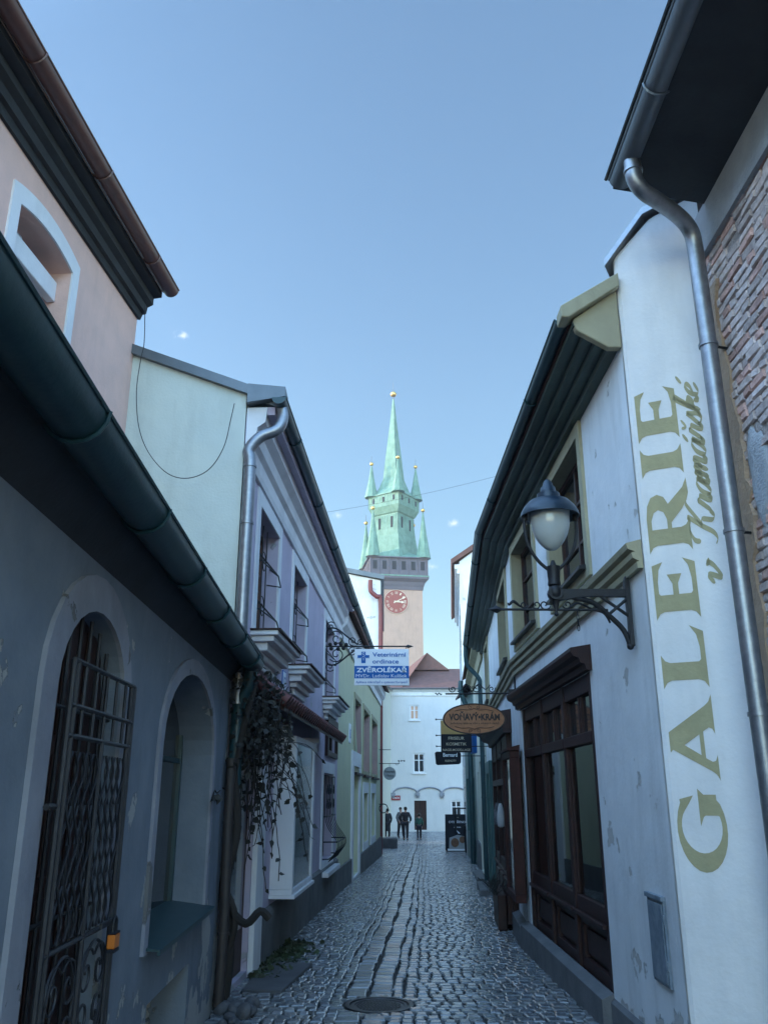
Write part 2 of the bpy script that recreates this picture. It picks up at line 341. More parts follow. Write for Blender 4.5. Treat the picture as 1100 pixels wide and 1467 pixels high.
def text(s, m, parent, org, xd, yd, width=None, height=.1, depth=.004, offset=0.0, name='lettering', center=False, space=1.0, shear=0):
    c = bpy.data.curves.new('t', 'FONT'); c.body = s; c.size = 1; c.extrude = 0; c.offset = offset; c.space_character = space; c.shear = shear
    c.resolution_u = 4
    t = bpy.data.objects.new('t', c); col.objects.link(t)
    bpy.context.view_layer.update()
    me = bpy.data.meshes.new_from_object(t.evaluated_get(bpy.context.evaluated_depsgraph_get()))
    bpy.data.objects.remove(t); bpy.data.curves.remove(c)
    xs = [v.co.x for v in me.vertices]
    if not xs: return None
    cap = .729
    x0, x1 = min(xs), max(xs)
    sy = height / cap; sx = (width / (x1 - x0)) if width else sy
    xd = Vector(xd).normalized(); yd = Vector(yd).normalized(); nd = xd.cross(yd); org = Vector(org)
    if center: org = org - xd * ((x1 - x0) * sx / 2)
    o0 = origin(parent)
    fr = [org + xd * ((v.co.x - x0) * sx) + yd * (v.co.y * sy) + nd * depth - o0 for v in me.vertices]
    bk = [p - nd * depth for p in fr]
    n = len(fr); fs = [tuple(p.vertices) for p in me.polygons]
    m2 = bpy.data.meshes.new(name)
    m2.from_pydata([tuple(p) for p in fr], [], fs)
    m2.materials.append(M[m]); m2.update()
    bpy.data.meshes.remove(me)
    o = bpy.data.objects.new(name, m2); col.objects.link(o); o.parent = parent
    return o
def spiral(c, xd, yd, r0, r1, a0, turns, n=26):
    c = Vector(c); xd = Vector(xd); yd = Vector(yd)
    return [c + (xd * math.cos(a0 + turns * 2 * math.pi * i / n) + yd * math.sin(a0 + turns * 2 * math.pi * i / n)) * (r0 + (r1 - r0) * i / n) for i in range(n + 1)]
def smoothpts(pts, k=6):
    pts = [Vector(p) for p in pts]; o = []
    for i in range(len(pts) - 1):
        a, b, c, d = pts[max(i - 1, 0)], pts[i], pts[i + 1], pts[min(i + 2, len(pts) - 1)]
        for j in range(k):
            t = j / k; o.append(.5 * ((2 * b) + (c - a) * t + (2 * a - 5 * b + 4 * c - d) * t * t + (3 * b - a - 3 * c + d) * t ** 3))
    o.append(pts[-1]); return o
def gutter_mesh(mb, a, b, r, seg=10, out_dir=(1, 0)):
    """half-round gutter between two points, thin shell"""
    a = Vector(a); b = Vector(b); o = Vector((out_dir[0], out_dir[1], 0)).normalized(); k = len(mb.v); N = seg
    for e in (a, b):
        for rr in (r, r - .006):
            for j in range(N + 1):
                t = math.pi * j / N; mb.v.append(e + o * (-math.cos(t) * rr) + Vector((0, 0, -math.sin(t) * rr)))
    M1 = N + 1
    for j in range(N):
        mb.f.append((k + j, k + j + 1, k + 2 * M1 + j + 1, k + 2 * M1 + j))
        mb.f.append((k + M1 + j + 1, k + M1 + j, k + 3 * M1 + j, k + 3 * M1 + j + 1))
    for e in (0, 2 * M1):
        mb.f.append(tuple(k + e + j for j in range(M1)))     # closed ends
    mb.tube([a + o * r, b + o * r], .010, 6); 
def gutter(house, a, b, r, m, out_dir, hooks=.9, name='gutter'):
    mb = MB(); gutter_mesh(mb, a, b, r, out_dir=out_dir); g = mb.build(name, m, house, smooth=True)
    a = Vector(a); b = Vector(b); L = (b - a).length; o = Vector((*out_dir, 0)).normalized(); h = MB()
    n = max(1, int(L / hooks))
    for i in range(n):
        h = MB(); c = a.lerp(b, (i + .5) / n)
        h.tube([c + o * (-math.cos(t) * (r + .008)) + Vector((0, 0, -math.sin(t) * (r + .008))) for t in [math.pi * j / 8 for j in range(9)]], .009, 5)
        h.build('gutter_bracket', m, g)
    return g
def downpipe(house, pts, r, m, collars=(), name='downpipe', n=14):
    mb = MB(); mb.tube(smoothpts(pts, 5), r, n); o = mb.build(name, m, house, smooth=True)
    if collars:
        for p in collars: c = MB(); p = Vector(p); c.lathe(p, [(r, -.012), (r + .008, -.012), (r + .008, .012), (r, .012)], 16); c.build('pipe_collar', m, o, smooth=True)
    return o

# ------------------------------------------------------------------ walls in plan
WL = Wall(-1.16, -2.0, -1.466, 8.2, 1)
WG = Wall(-3.435 - .17, -2.0, -2.73, 8.2, 1)            # beige house street wall
WM = Wall(-6.5, 8.2, -1.47, 8.2, 1)                      # mint gable, faces the camera
WP = Wall(-1.46, 8.2, -.98, 18.5, 1)
WY = Wall(-.98, 18.5, -.13, 34.2, 1)
WA = Wall(1.82, 5.75, 1.78, 11.5, -1)
WB = Wall(1.78, 11.5, 2.45, 21.0, -1)
WC = Wall(2.45, 21.0, 3.0, 29.0, -1)
WD = Wall(3.0, 29.0, 4.0, 45.0, -1)
GA = Wall(1.82, 5.75, 2.40, 5.45, 1)
WR = Wall(2.40, -2.0, 2.40, 5.45, -1)
WE = Wall(.50, 64.0, 16.0, 64.0, 1)                      # end building front, faces the camera
WF = Wall(-.10, 50.0, .50, 64.0, 1)
def fillet(house, W, s0, s1, z0, z1, D, mb, ends=(1, 1)):
    """back and end walls of a house"""
    if ends[0]: mb.add([W.pt(s0, z0, 0), W.pt(s0, z0, -D), W.pt(s0, z1, -D), W.pt(s0, z1, 0)], [(0, 1, 2, 3)])
    if ends[1]: mb.add([W.pt(s1, z0, 0), W.pt(s1, z0, -D), W.pt(s1, z1, -D), W.pt(s1, z1, 0)], [(0, 1, 2, 3)])
    mb.add([W.pt(s0, z0, -D), W.pt(s1, z0, -D), W.pt(s1, z1, -D), W.pt(s0, z1, -D)], [(0, 1, 2, 3)])
def roof(house, W, s0, s1, ze, over, D, zr, m='roof_tile', th=.07, name='roof'):
    mb = MB()
    mb.prof(W, s0, s1, [(over, ze), (over, ze + th), (-D / 2, zr + th), (-D - .3, ze + th), (-D - .3, ze), (-D / 2, zr)])
    return mb.build(name, m, house)

# ------------------------------------------------------------------ ground
g = MB()
ys = [-400, 0, 53, 60, 1500]
for i in range(len(ys) - 1):
    y0, y1 = ys[i], ys[i + 1]; g.add([(-900, y0, gz(max(y0, -20)) - .06), (900, y0, gz(max(y0, -20)) - .06), (900, y1, gz(y1) - .06), (-900, y1, gz(y1) - .06)], [(0, 1, 2, 3)])
props(g.build('ground', 'earth'), kind='structure')
LX = [(-3, -1.1), (8.2, -1.46), (18.5, -.98), (34.2, -.13), (36, -3), (50, -3), (66, -3)]
RX = [(-3, 2.4), (5.4, 2.4), (5.75, 1.82), (11.5, 1.78), (21, 2.45), (29, 3.0), (45, 4.0), (47, 8), (66, 8)]
def interp(T, y):
    for (a, x), (b, z) in zip(T, T[1:]):
        if y <= b: return x + (z - x) * (y - a) / (b - a)
    return T[-1][1]
def cband(y): return -.035 + .049 * (y - 9.63) + .02 * math.sin(y * .5)
st = MB(); rnd = random.Random(3)
def sett(cx, cy, hx, hy, ang=0.0, big=False):
    b = .8 + rnd.random() * .4
    if rnd.random() < .08: b *= 1.5
    t = 1 + (rnd.random() - .5) * .12; cc = (b * t, b, b * (2 - t))
    ca, sa = math.cos(ang), math.sin(ang)
    tx, ty = rnd.gauss(0, .022), rnd.gauss(0, .022); dz = rnd.gauss(0, .0025)
    z0 = gz(cy); k = len(st.v)
    j = [(rnd.gauss(0, .006), rnd.gauss(0, .006)) for _ in range(4)]
    for (ins, zz, rr) in ((0, -.04, 1), (.0, -.011, 1), (.004, -.003, 1), (.015, .001, 1)):
        for q, (sx, sy) in enumerate(((-1, -1), (1, -1), (1, 1), (-1, 1))):
            lx = sx * (hx - ins) + j[q][0] - (sx * ins * .3 if ins > .02 else 0); ly = sy * (hy - ins) + j[q][1]
            st.v.append(Vector((cx + lx * ca - ly * sa, cy + lx * sa + ly * ca, z0 - SL * ly + zz + dz + (tx * lx + ty * ly if zz > -.03 else 0))))
            st.c.append(cc)
    for a in range(3):
        for q in range(4): st.f.append((k + a * 4 + q, k + a * 4 + (q + 1) % 4, k + a * 4 + 4 + (q + 1) % 4, k + a * 4 + 4 + q))
    st.f.append((k + 12, k + 13, k + 14, k + 15))
MHX, MHY, MHR = P(543, 1432, 8.0).x, 8.35, .30
y = 2.0; row = 0
while y < 63.5:
    big = y > 34
    h = (.142 if not big else .17) + rnd.gauss(0, .006)
    x = interp(LX, y) - .05 + rnd.random() * .1; xe = interp(RX, y); c = cband(y)
    while x < xe:
        wd = (.115 if not big else .15) * (1 + rnd.gauss(0, .13)); wd = max(.07, wd)
        if x < c - .455 < x + wd: wd = max(.04, c - .455 - x)
        if c - .46 <= x + .001 and x < c + .275 and y < 60: x = c + .28
        elif (x + wd / 2 - MHX) ** 2 + (y - MHY) ** 2 < (MHR + .05) ** 2: x += wd * .5
        else:
            xx = x + wd / 2
            bow = .07 * math.sin((xx - c) * 1.1 + row * .05) + .012 * math.sin(xx * 7 + row)
            sett(xx, y + bow, wd / 2 - .008, h / 2 - .012, rnd.gauss(0, .03)); x += wd
    y += h; row += 1
for (dx, wd, ln) in ((-.41, .10, .15), (-.31, .10, .16), (-.16, .195, .19), (.065, .20, .2), (.225, .11, .15)):
    y = 2.0 + rnd.random() * .1
    while y < 62:
        l_ = ln * (1 + rnd.gauss(0, .14)); yy = y + l_ / 2; xx = cband(yy) + dx + .012 * math.sin(yy * 3 + dx * 9)
        if (xx - MHX) ** 2 + (yy - MHY) ** 2 > (MHR + .07) ** 2: sett(xx, yy, wd / 2 - .008, l_ / 2 - .013, -.049 + rnd.gauss(0, .03), wd > .15)
        y += l_
for i in range(22):     # ring of stones round the cover
    a = 2 * math.pi * i / 22; sett(MHX + math.cos(a) * (MHR + .075), MHY + math.sin(a) * (MHR + .075), .052, .038, a)
props(st.build('cobblestone_street', 'sett', smooth=False), kind='structure')
jb = MB()
ysj = [2 - 4, 8, 18, 34, 36, 53, 64]
for a, b in zip(ysj, ysj[1:]):
    jb.add([(-9, a, gz(a) - .034), (12, a, gz(a) - .034), (12, b, gz(b) - .034), (-9, b, gz(b) - .034)], [(0, 1, 2, 3)])
props(jb.build('street_bed', 'joint'), kind='structure')
mh = thing('manhole_cover', (MHX, MHY, gz(MHY)), 'round cast iron manhole cover set in the cobbles in the middle of the lane', 'manhole cover')
mb = MB(); c = (MHX, MHY, gz(MHY)); mb.lathe(c, [(.25, -.03), (MHR, -.03), (MHR, .004), (.262, .004), (.255, -.012)], 40); mb.build('frame', 'castiron', mh, smooth=True)
mb = MB(); mb.lathe(c, [(.25, -.04), (.25, -.002), (.22, -.002), (.215, -.008), (.001, -.008)], 40)
for i in range(-7, 8):
    hw = math.sqrt(max(0, .205 ** 2 - (i * .027) ** 2))
    if hw > .03:
        for q in range(int(hw * 2 / .03)):
            xx = MHX - hw + (q + .5 + (i % 2) * .25) * .03
            mb.box(xx - .009, xx + .009, MHY + i * .027 - .006, MHY + i * .027 + .006, c[2] - .009, c[2] - .002)
mb.build('lid', 'castiron', mh)

# ================================================================== LEFT SIDE
# ---- dark low house with iron gate
gh = thing('grey_house', (-1.6, 4, gz(4)), 'low dark grey-lilac house with arched door and arched window under a dark green gutter', 'house')
def S_(W, y): return W.S(y)
d0, d1 = WL.S(3.42), WL.S(4.42); w0, w1 = WL.S(5.42), WL.S(7.35)
door = archpoly(d0, d1, -.02, 2.02, 2.40); win = archpoly(w0, w1, .74, 1.90, 2.43)
b0, b1 = WL.S(5.6), WL.S(6.9)
base = [(b0, -.12), (b1, -.12), (b1, .42), (b0, .42)]
mb = MB(); facade(mb, WL, [(0, -.2), (WL.L, -.2), (WL.L, 2.84), (0, 2.84)], [door, win, base], [.12, .30, .34])
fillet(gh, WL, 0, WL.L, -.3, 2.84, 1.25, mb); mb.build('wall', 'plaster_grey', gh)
def ext(poly, d, cx, cz): return poly
mb = MB()
o_door = archpoly(d0 - .17, d1 + .13, -.02, 2.02, 2.56); ring(mb, WL, o_door, [(a, z) for a, z in archpoly(d0 + .002, d1 - .002, -.019, 2.02, 2.398)], 0, .022)
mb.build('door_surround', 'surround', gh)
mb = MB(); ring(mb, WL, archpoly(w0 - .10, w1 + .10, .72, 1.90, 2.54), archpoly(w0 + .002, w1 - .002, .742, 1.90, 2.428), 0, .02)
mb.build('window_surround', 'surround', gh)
mb = MB(); mb.wbox(WL, d0 - .1, d1 + .1, -.14, -.10, -.1, 2.5)
dd = mb.build('door', 'wood', gh)
mb = MB()
for i in range(3):
    for j in range(4):
        a = d0 + .07 + i * (d1 - d0 - .1) / 3; z = .1 + j * .58; mb.wbox(WL, a, a + .24, -.102, -.09, z, z + .5)
mb.build('door_panel', 'wood', dd, bev=.008)
window(gh, WL, w0 - .02, w1 + .02, .70, 2.5, -.29, 2, 2, .07, 'gut_green', 'glass')
mb = MB(); mb.prof(WL, w0 - .04, w1 + .02, [(-.30, .76), (-.30, .80), (.10, .745), (.10, .715), (.085, .715), (.085, .735)]); mb.build('window_sill', 'gut_green', gh)
mb = MB(); mb.wbox(WL, b0, b1, -.345, -.335, -.2, .5); mb.build('cellar_opening', 'dark', gh)
mb = MB()    # paper-thin trim under eave and roof
mb.prof(WL, 0, WL.L + .02, [(0, 2.62), (.14, 2.78), (.30, 2.80), (.30, 2.86), (-1.3, 3.55), (-1.3, 3.45), (0, 2.80)]); mb.build('roof', 'soffit', gh)
ga, gb = WL.pt(0, 2.86, .30), WL.pt(WL.L + .05, 2.80, .20)
gut = gutter(gh, ga, gb, .105, 'gut_green', WL.n, 1.0)
downpipe(gh, [gb + Vector((0, -.12, -.08)), gb + Vector((-.02, -.10, -.22)), gb + Vector((-.10, -.07, -.38)), gb + Vector((-.12, -.05, -.6)), gb + Vector((-.12, -.05, -1.2))], .062, 'gut_green')
e = WL.pt(WL.L - .16, 0, .07)
downpipe(gh, [(e.x, e.y, 1.9), (e.x, e.y, 1.2), (e.x + .01, e.y, .6), (e.x, e.y, -.1)], .045, 'gut_dark', [(e.x, e.y, 1.35), (e.x + .01, e.y, .45)])
# iron gate: outer leaf and inner bars
mb = MB(); go = .06; f0, f1, ft = WL.S(3.47), WL.S(4.45), 2.12
def bar(m_, a, b, r=.009, off=go): m_.tube([WL.pt(*a, off), WL.pt(*b, off)], r, 6)
for a in (f0, f1, f0 + .055, f1 - .055): bar(mb, (a, -.02), (a, ft), .012)
for z in (ft, ft - .18, ft - .30, 1.02, .55, .03): bar(mb, (f0, z), (f1, z), .011)
mid = (f0 + f1) / 2; bar(mb, (mid, .03), (mid, ft - .3), .013)
for k in range(1, 6): bar(mb, (f0 + (f1 - f0) * k / 6, ft - .3), (f0 + (f1 - f0) * k / 6, ft), .008)
mb.build('gate_frame', 'grille', gh, smooth=True)
for (pa, pb) in ((f0 + .08, mid - .03), (mid + .03, f1 - .08)):
    mb = MB()
    for k in range(4):       # wavy crossing bars
        for sg in (1, -1):
            pts = []
            for i in range(25):
                z = 1.04 + (ft - .36 - 1.04) * i / 24; a = pa + (pb - pa) * ((k + .5) / 4) + sg * (pb - pa) / 8 * (2 / math.pi) * 1.15 * math.asin(.98 * math.sin(i / 24 * math.pi * 5))
                pts.append(WL.pt(a, z, go + .006 * sg))
            mb.tube(pts, .006, 5)
    mb.build('gate_lattice', 'grille', gh, smooth=True)
u3 = Vector((*WL.u, 0)); z3 = Vector((0, 0, 1))
for (pa, pb) in ((f0 + .06, mid), (mid, f1 - .06)):
    mb = MB(); cc = (pa + pb) / 2; ww = (pb - pa) / 2
    for (zc, sgn) in ((.86, 1), (.68, -1), (.42, 1), (.18, -1)):
        for sx in (1, -1): mb.tube(spiral(WL.pt(cc + sx * ww * .45, zc, go), u3 * sx, z3 * sgn, .012, ww * .5, 0, 1.4), .006, 5)
    mb.build('gate_scrollwork', 'grille', gh, smooth=True)
    mb = MB(); mb.tube([WL.pt(cc + ww * .8 * math.cos(t), .78 + .2 * math.sin(t), go) for t in [math.pi * 2 * i / 24 for i in range(25)]], .007, 5); mb.build('gate_ring', 'grille', gh, smooth=True)
mb = MB()
for k in range(1, 7):
    a = d0 + (d1 - d0) * k / 7; zt = 2.02 + .38 * math.sqrt(max(0, 1 - ((a - (d0 + d1) / 2) / ((d1 - d0) / 2)) ** 2)); bar(mb, (a, 0), (a, zt - .02), .009, -.05)
for z in (.3, 1.1, 1.95): bar(mb, (d0, z), (d1, z), .01, -.05)
bar(mb, (d0 - .05, 1.55), (f0, 1.55), .014, .05); bar(mb, (d0 - .05, .4), (f0, .4), .014, .05)
mb.build('inner_bars', 'grille', gh, smooth=True)
# padlock
pa, pz = WL.pix(160, 1342, .12); pc = WL.pt(pa, pz, .13)
pl = thing('padlock', pc, 'orange and black padlock hanging at the right edge of the iron gate', 'padlock')
mb = MB(); mb.wbox(WL, pa - .042, pa + .042, .112, .148, pz - .045, pz + .012); mb.build('body', 'orange', pl, bev=.005)
mb = MB(); mb.wbox(WL, pa - .043, pa + .043, .111, .149, pz - .062, pz - .046); mb.build('bumper', 'sign_black', pl, bev=.004)
mb = MB(); mb.wbox(WL, pa - .043, pa + .043, .111, .149, pz + .013, pz + .022); mb.build('bumper', 'sign_black', pl, bev=.004)
mb = MB(); mb.tube([WL.pt(pa - .026, pz + .015, .13), WL.pt(pa - .026, pz + .055, .13)] + [WL.pt(pa - .026 * math.cos(t), pz + .055 + .026 * math.sin(t), .13) for t in [math.pi * i / 8 for i in range(9)]] + [WL.pt(pa + .026, pz + .015, .13)], .008, 8); mb.build('shackle', 'iron', pl, smooth=True)
mb = MB(); mb.wbox(WL, pa - .16, pa + .02, .105, .117, pz + .05, pz + .075); mb.build('hasp', 'grille', gh, bev=.003)

# ---- beige tall house behind
bh = thing('beige_house', (-3.2, 4, 0), 'tall beige house at upper left with dark boxed cornice and brown gutter', 'house')
zt = 6.68
def WGp(px, py): return WG.pix(px, py)
wa, _ = WGp(22, 300); wb, _ = WGp(96, 420)
wi0, wi1 = WG.S(4.2), WG.S(5.75)
_, zs = WG.pix(104, 388); _, ztp = WG.pix(40, 300)
o0_, oz0 = WG.pix(20, 256); o1_, oz1 = WG.pix(113, 386); wi0 = o0_ + .13; wi1 = o1_ - .12
zsp = (oz0 + oz1) / 2 - .13; hole = segarch(wi0, wi1, zsp - 1.7, zsp, .08)
mb = MB(); facade(mb, WG, [(0, 0), (WG.L, 0), (WG.L, zt), (0, zt)], [hole], .3); fillet(bh, WG, 0, WG.L, 0, zt, 5, mb); mb.build('wall', 'beige', bh)
mb = MB(); ring(mb, WG, segarch(wi0 - .13, wi1 + .12, zsp - 1.8, zsp + .13, .11), segarch(wi0 + .002, wi1 - .002, zsp - 1.698, zsp, .078), 0, .018); mb.build('window_surround', 'trim_white', bh)
wn = window(bh, WG, wi0 - .02, wi1 + .02, zsp - 1.7, zsp + .2, -.30, 2, 2, .09, 'trim_white', 'glass')
mb = MB(); mb.wbox(WG, wi0, wi1, -.20, -.12, zsp - .30, zsp - .1); mb.build('blind_box', 'trim_white', bh, bev=.01)
mb = MB(); mb.prof(WG, 0, WG.L + .02, [(0, zt - .10), (.03, zt - .10), (.05, zt - .04), (.09, zt - .03), (.10, zt + .05), (.16, zt + .08), (.16, zt + .16), (.25, zt + .17), (.25, zt + .24), (0, zt + .24)]); mb.build('cornice', 'soffit', bh)
roof(bh, WG, 0, WG.L + .05, zt + .245, .26, 5, zt + 2.6, 'roof_tile')
gutter(bh, WG.pt(0, zt + .30, .34), WG.pt(WG.L + .06, zt + .28, .34), .085, 'gut_brown', WG.n, 1.15)
q = WG.pt(WG.S(4.35), zt + .2, .36); downpipe(bh, [q, q + Vector((-.03, -.02, -.18)), q + Vector((-.2, -.1, -.33)), q + Vector((-.38, -.15, -.45)), q + Vector((-.42, -.15, -1.2))], .055, 'gut_brown')

# ---- purple house, with the mint gable
ph = thing('lilac_house', (-1.6, 13, gz(13)), 'lilac house with white framed barred windows, mint gable and zinc downpipe', 'house')
EZ = 5.42
up = [(360.5, 409.5, 728, 893), (417.7, 449.5, 805, 945), (467, 491, 882, 1000)]
hs = []
for i, (xa, xb, ya, yb) in enumerate(up):
    pass
zlo, zhi = 3.25, 4.72
spans = [(WP.S(9.15), WP.S(10.45)), (WP.S(11.75), WP.S(13.1)), (WP.S(15.75), WP.S(17.4))]
holes = [rect(a, b, zlo, zhi) for a, b in spans]
dr = rect(WP.S(8.62), WP.S(9.6), gz(9) + .05, 2.1)
bw = rect(WP.S(15.9), WP.S(17.6), .45, 1.95); sd_ = rect(WP.S(13.2), WP.S(14.6), gz(14) + .1, 2.1)
smallw = rect(WP.S(16.3), WP.S(17.9), 2.35, 2.85)
mb = MB(); facade(mb, WP, [(0, -.5), (WP.L, -.5), (WP.L, EZ), (0, EZ)], holes + [dr, bw, sd_, smallw], [.26, .26, .26, .07, .2, .07, .1]); fillet(ph, WP, 0, WP.L, -.5, EZ, 5, mb, (0, 1)); mb.build('wall', 'lilac', ph)
# gable
def gab(px, py): return WM.pix(px, py)
gx1, gz1 = WM.L, WM.pix(342, 566)[1]; gx0, gz0 = WM.pix(188, 508)
sl_ = (gz0 - gz1) / (gx1 - gx0)
top0 = gz1 + sl_ * (WM.L - 1.5)
mb = MB(); mb.poly([[WM.pt(1.5, -.3), WM.pt(WM.L, -.3), WM.pt(WM.L, gz1), WM.pt(1.5, top0)]], back=(0, .25, 0)); mb.build('gable_wall', 'mint', ph)
mb = MB()
mb.poly([[WM.pt(1.5, top0 - .0, .06), WM.pt(WM.L + .18, gz1 - sl_ * .18, .06), WM.pt(WM.L + .18, gz1 - sl_ * .18 + .11, .06), WM.pt(1.5, top0 + .11, .06)]], back=(0, .35, 0))
mb.build('verge_flashing', 'sheet', ph)
D = 5.0
mb = MB(); zr = EZ + sl_ * 2.6 + .3
mb.prof(WP, .02, WP.L, [(.30, EZ + .10), (.30, EZ + .16), (-4.0, EZ + .16 + sl_ * 4.3), (-7.6, EZ), (-7.6, EZ - .06), (-4.0, EZ + .06 + sl_ * 4.3)]); mb.build('roof', 'sheet', ph)
mb = MB(); mb.prof(WP, .02, WP.L, [(0, EZ - .50), (.035, EZ - .50), (.05, EZ - .44), (.05, EZ - .30), (.10, EZ - .26), (.12, EZ - .14), (.20, EZ - .08), (.22, EZ + .09), (0, EZ + .09)]); mb.build('cornice', 'trim_white', ph)
mb = MB(); mb.wbox(WP, .02, WP.L, .22, .30, EZ + .0, EZ + .09); mb.build('fascia', 'lilac', ph)
gutter(ph, WP.pt(-.12, EZ + .14, .36), WP.pt(WP.L + 7.5, EZ + .10, .36), .075, 'gut_green', WP.n, 2.0)
mb = MB(); mb.hexa([WM.pt(WM.L + .02, gz1 - .12, .08), WM.pt(WM.L + .42, gz1 - .05, .08), WM.pt(WM.L + .42, gz1 - .05, -.2), WM.pt(WM.L + .02, gz1 - .12, -.2), WM.pt(WM.L + .02, gz1 + .10, .08), WM.pt(WM.L + .42, gz1 + .06, .08), WM.pt(WM.L + .42, gz1 + .06, -.2), WM.pt(WM.L + .02, gz1 + .10, -.2)])
mb.build('gutter_end_flashing', 'sheet', ph)
q0 = WP.pt(.05, EZ + .10, .36); q3 = WP.pt(-.02, 0, .07)
downpipe(ph, [q0, q0 + Vector((.02, 0, -.12)), q0 + Vector((-.03, -.02, -.27)), q0 + Vector((-.2, -.04, -.36)), (q3.x - .02, q3.y, EZ - .42), (q3.x, q3.y, EZ - .6), (q3.x, q3.y, 4), (q3.x, q3.y, 2.4)], .062, 'zinc', [(q3.x, q3.y, 4.2), (q3.x, q3.y, 4.82)])
for i, (a, b) in enumerate(spans):
    mb = MB(); ring(mb, WP, rect(a - .17, b + .17, zlo - .02, zhi + .17), rect(a + .002, b - .002, zlo + .002, zhi - .002), 0, .02); mb.build('window_surround', 'trim_white', ph)
    o = window(ph, WP, a - .01, b + .01, zlo, zhi, -.25, 2, 2, .07, 'wood_win', 'glass')
    gr = MB()      # wrought iron security grille with triangular hoops
    for k in range(1, 5):
        c = a + (b - a) * k / 5; gr.tube([WP.pt(c, zlo, -.10), WP.pt(c, zhi, -.10)], .008, 5)
    for zz in (zlo + .3, zlo + .85):
        gr.tube([WP.pt(a, zz, -.13), WP.pt(a, zz - .03, .05), WP.pt((a + b) / 2, zz - .05, .13), WP.pt(b, zz - .03, .05), WP.pt(b, zz, -.13)], .009, 5)
        gr.tube([WP.pt(a, zz + .2, -.10), WP.pt((a + b) / 2, zz - .05, .13), WP.pt(b, zz + .2, -.10)], .009, 5)
    for zz in (zlo + .45, zlo + 1.0):
        for sg in (1, -1): gr.tube(spiral(WP.pt((a + b) / 2 + sg * .15, zz, -.08), Vector((*WP.u, 0)) * sg, z3, .02, .14, 0, 1.3, 18), .007, 5)
    gr.build('window_grille', 'grille', ph, smooth=True)
    sl2 = MB(); a2, b2 = a - .2, b + .2
    for (o_, za, zb, ins) in ((.30, -.05, .0, 0), (.25, -.11, -.052, .05), (.17, -.20, -.112, .12), (.10, -.27, -.202, .2), (.05, -.36, -.272, .32)):
        sl2.wbox(WP, a2 + ins, b2 - ins, -.2 if o_ == .30 else 0, o_, zlo + za, zlo + zb)
    sl2.build('window_sill', 'trim_white', ph, bev=.012)
    sl3 = MB(); sl3.wbox(WP, a2 - .02, b2 + .02, -.2, .33, zlo + .002, zlo + .018); sl3.build('sill_flashing', 'wood', ph)
# ground floor
mb = MB(); mb.wbox(WP, dr[0][0], dr[1][0], -.12, -.06, -.3, 2.12); dd = mb.build('door', 'wood', ph)
mb = MB(); mb.wbox(WP, dr[0][0] + .14, dr[1][0] - .14, -.062, -.05, .3, 1.9); mb.build('door_glass', 'glass_pale', dd)
mb = MB(); mb.wbox(WP, WP.S(9.62), WP.S(10.05), 0, .06, -.4, 2.2); mb.build('pilaster', 'trim_white', ph, bev=.01)
# display oriel
ow = .27; s0, s1 = WP.S(10.75), WP.S(12.6); z0, z1 = .47, 2.27
mb = MB(); mb.wbox(WP, s0, s1, 0, ow, z0, z0 + .06); mb.wbox(WP, s0, s1, 0, ow, z1 - .08, z1); mb.wbox(WP, s0, s0 + .05, 0, ow, z0 + .06, z1 - .08); mb.wbox(WP, s1 - .05, s1, 0, ow, z0 + .06, z1 - .08)
mb.wbox(WP, s0 + .05, s0 + .13, ow - .05, ow - .002, z0 + .06, z1 - .08); mb.wbox(WP, s1 - .13, s1 - .05, ow - .05, ow - .002, z0 + .06, z1 - .08)
orl = mb.build('display_window', 'trim_white', ph, bev=.006)
mb = MB(); mb.wbox(WP, s0 + .13, s1 - .13, ow - .03, ow - .02, z0 + .06, z1 - .08); mb.build('pane', 'glass_pale', orl)
mb = MB(); mb.wbox(WP, s0 - .02, s1 + .02, 0, ow + .03, z0 - .04, z0 - .002); mb.build('ledge', 'trim_white', orl)
# carved corbels and barrel tile canopy
for sc_ in (WP.S(10.3), WP.S(13.0)):
    mb = MB()
    for k in range(7):
        t = k / 6; mb.wbox(WP, sc_, sc_ + .2, .0, .08 + .18 * t ** 1.5, 1.95 + .06 * k, 1.95 + .06 * k + .061)
    mb.tube([WP.pt(sc_ - .01, 2.2, .16), WP.pt(sc_ + .21, 2.2, .16)], .07, 12)
    mb.build('corbel', 'trim_white', ph, bev=.01)
ca, cb = WP.S(8.9), WP.S(15.3)
mb = MB(); mb.prof(WP, ca, cb, [(0, 2.68), (0, 2.74), (.40, 2.46), (.40, 2.40)]); cano = mb.build('canopy', 'wood', ph)
mb = MB(); n = int((cb - ca) / .17)
for k in range(n + 1):
    c = ca + (cb - ca) * k / n; v = .7 + random.random() * .6; m0 = len(mb.v)
    mb.tube([WP.pt(c, 2.80, .0), WP.pt(c, 2.64, .22), WP.pt(c, 2.49, .44)], [.062, .066, .072], 8)
    mb.c += [(v, v, v)] * (len(mb.v) - m0)
mb.build('canopy_tiles', 'tile_red', cano, smooth=True)
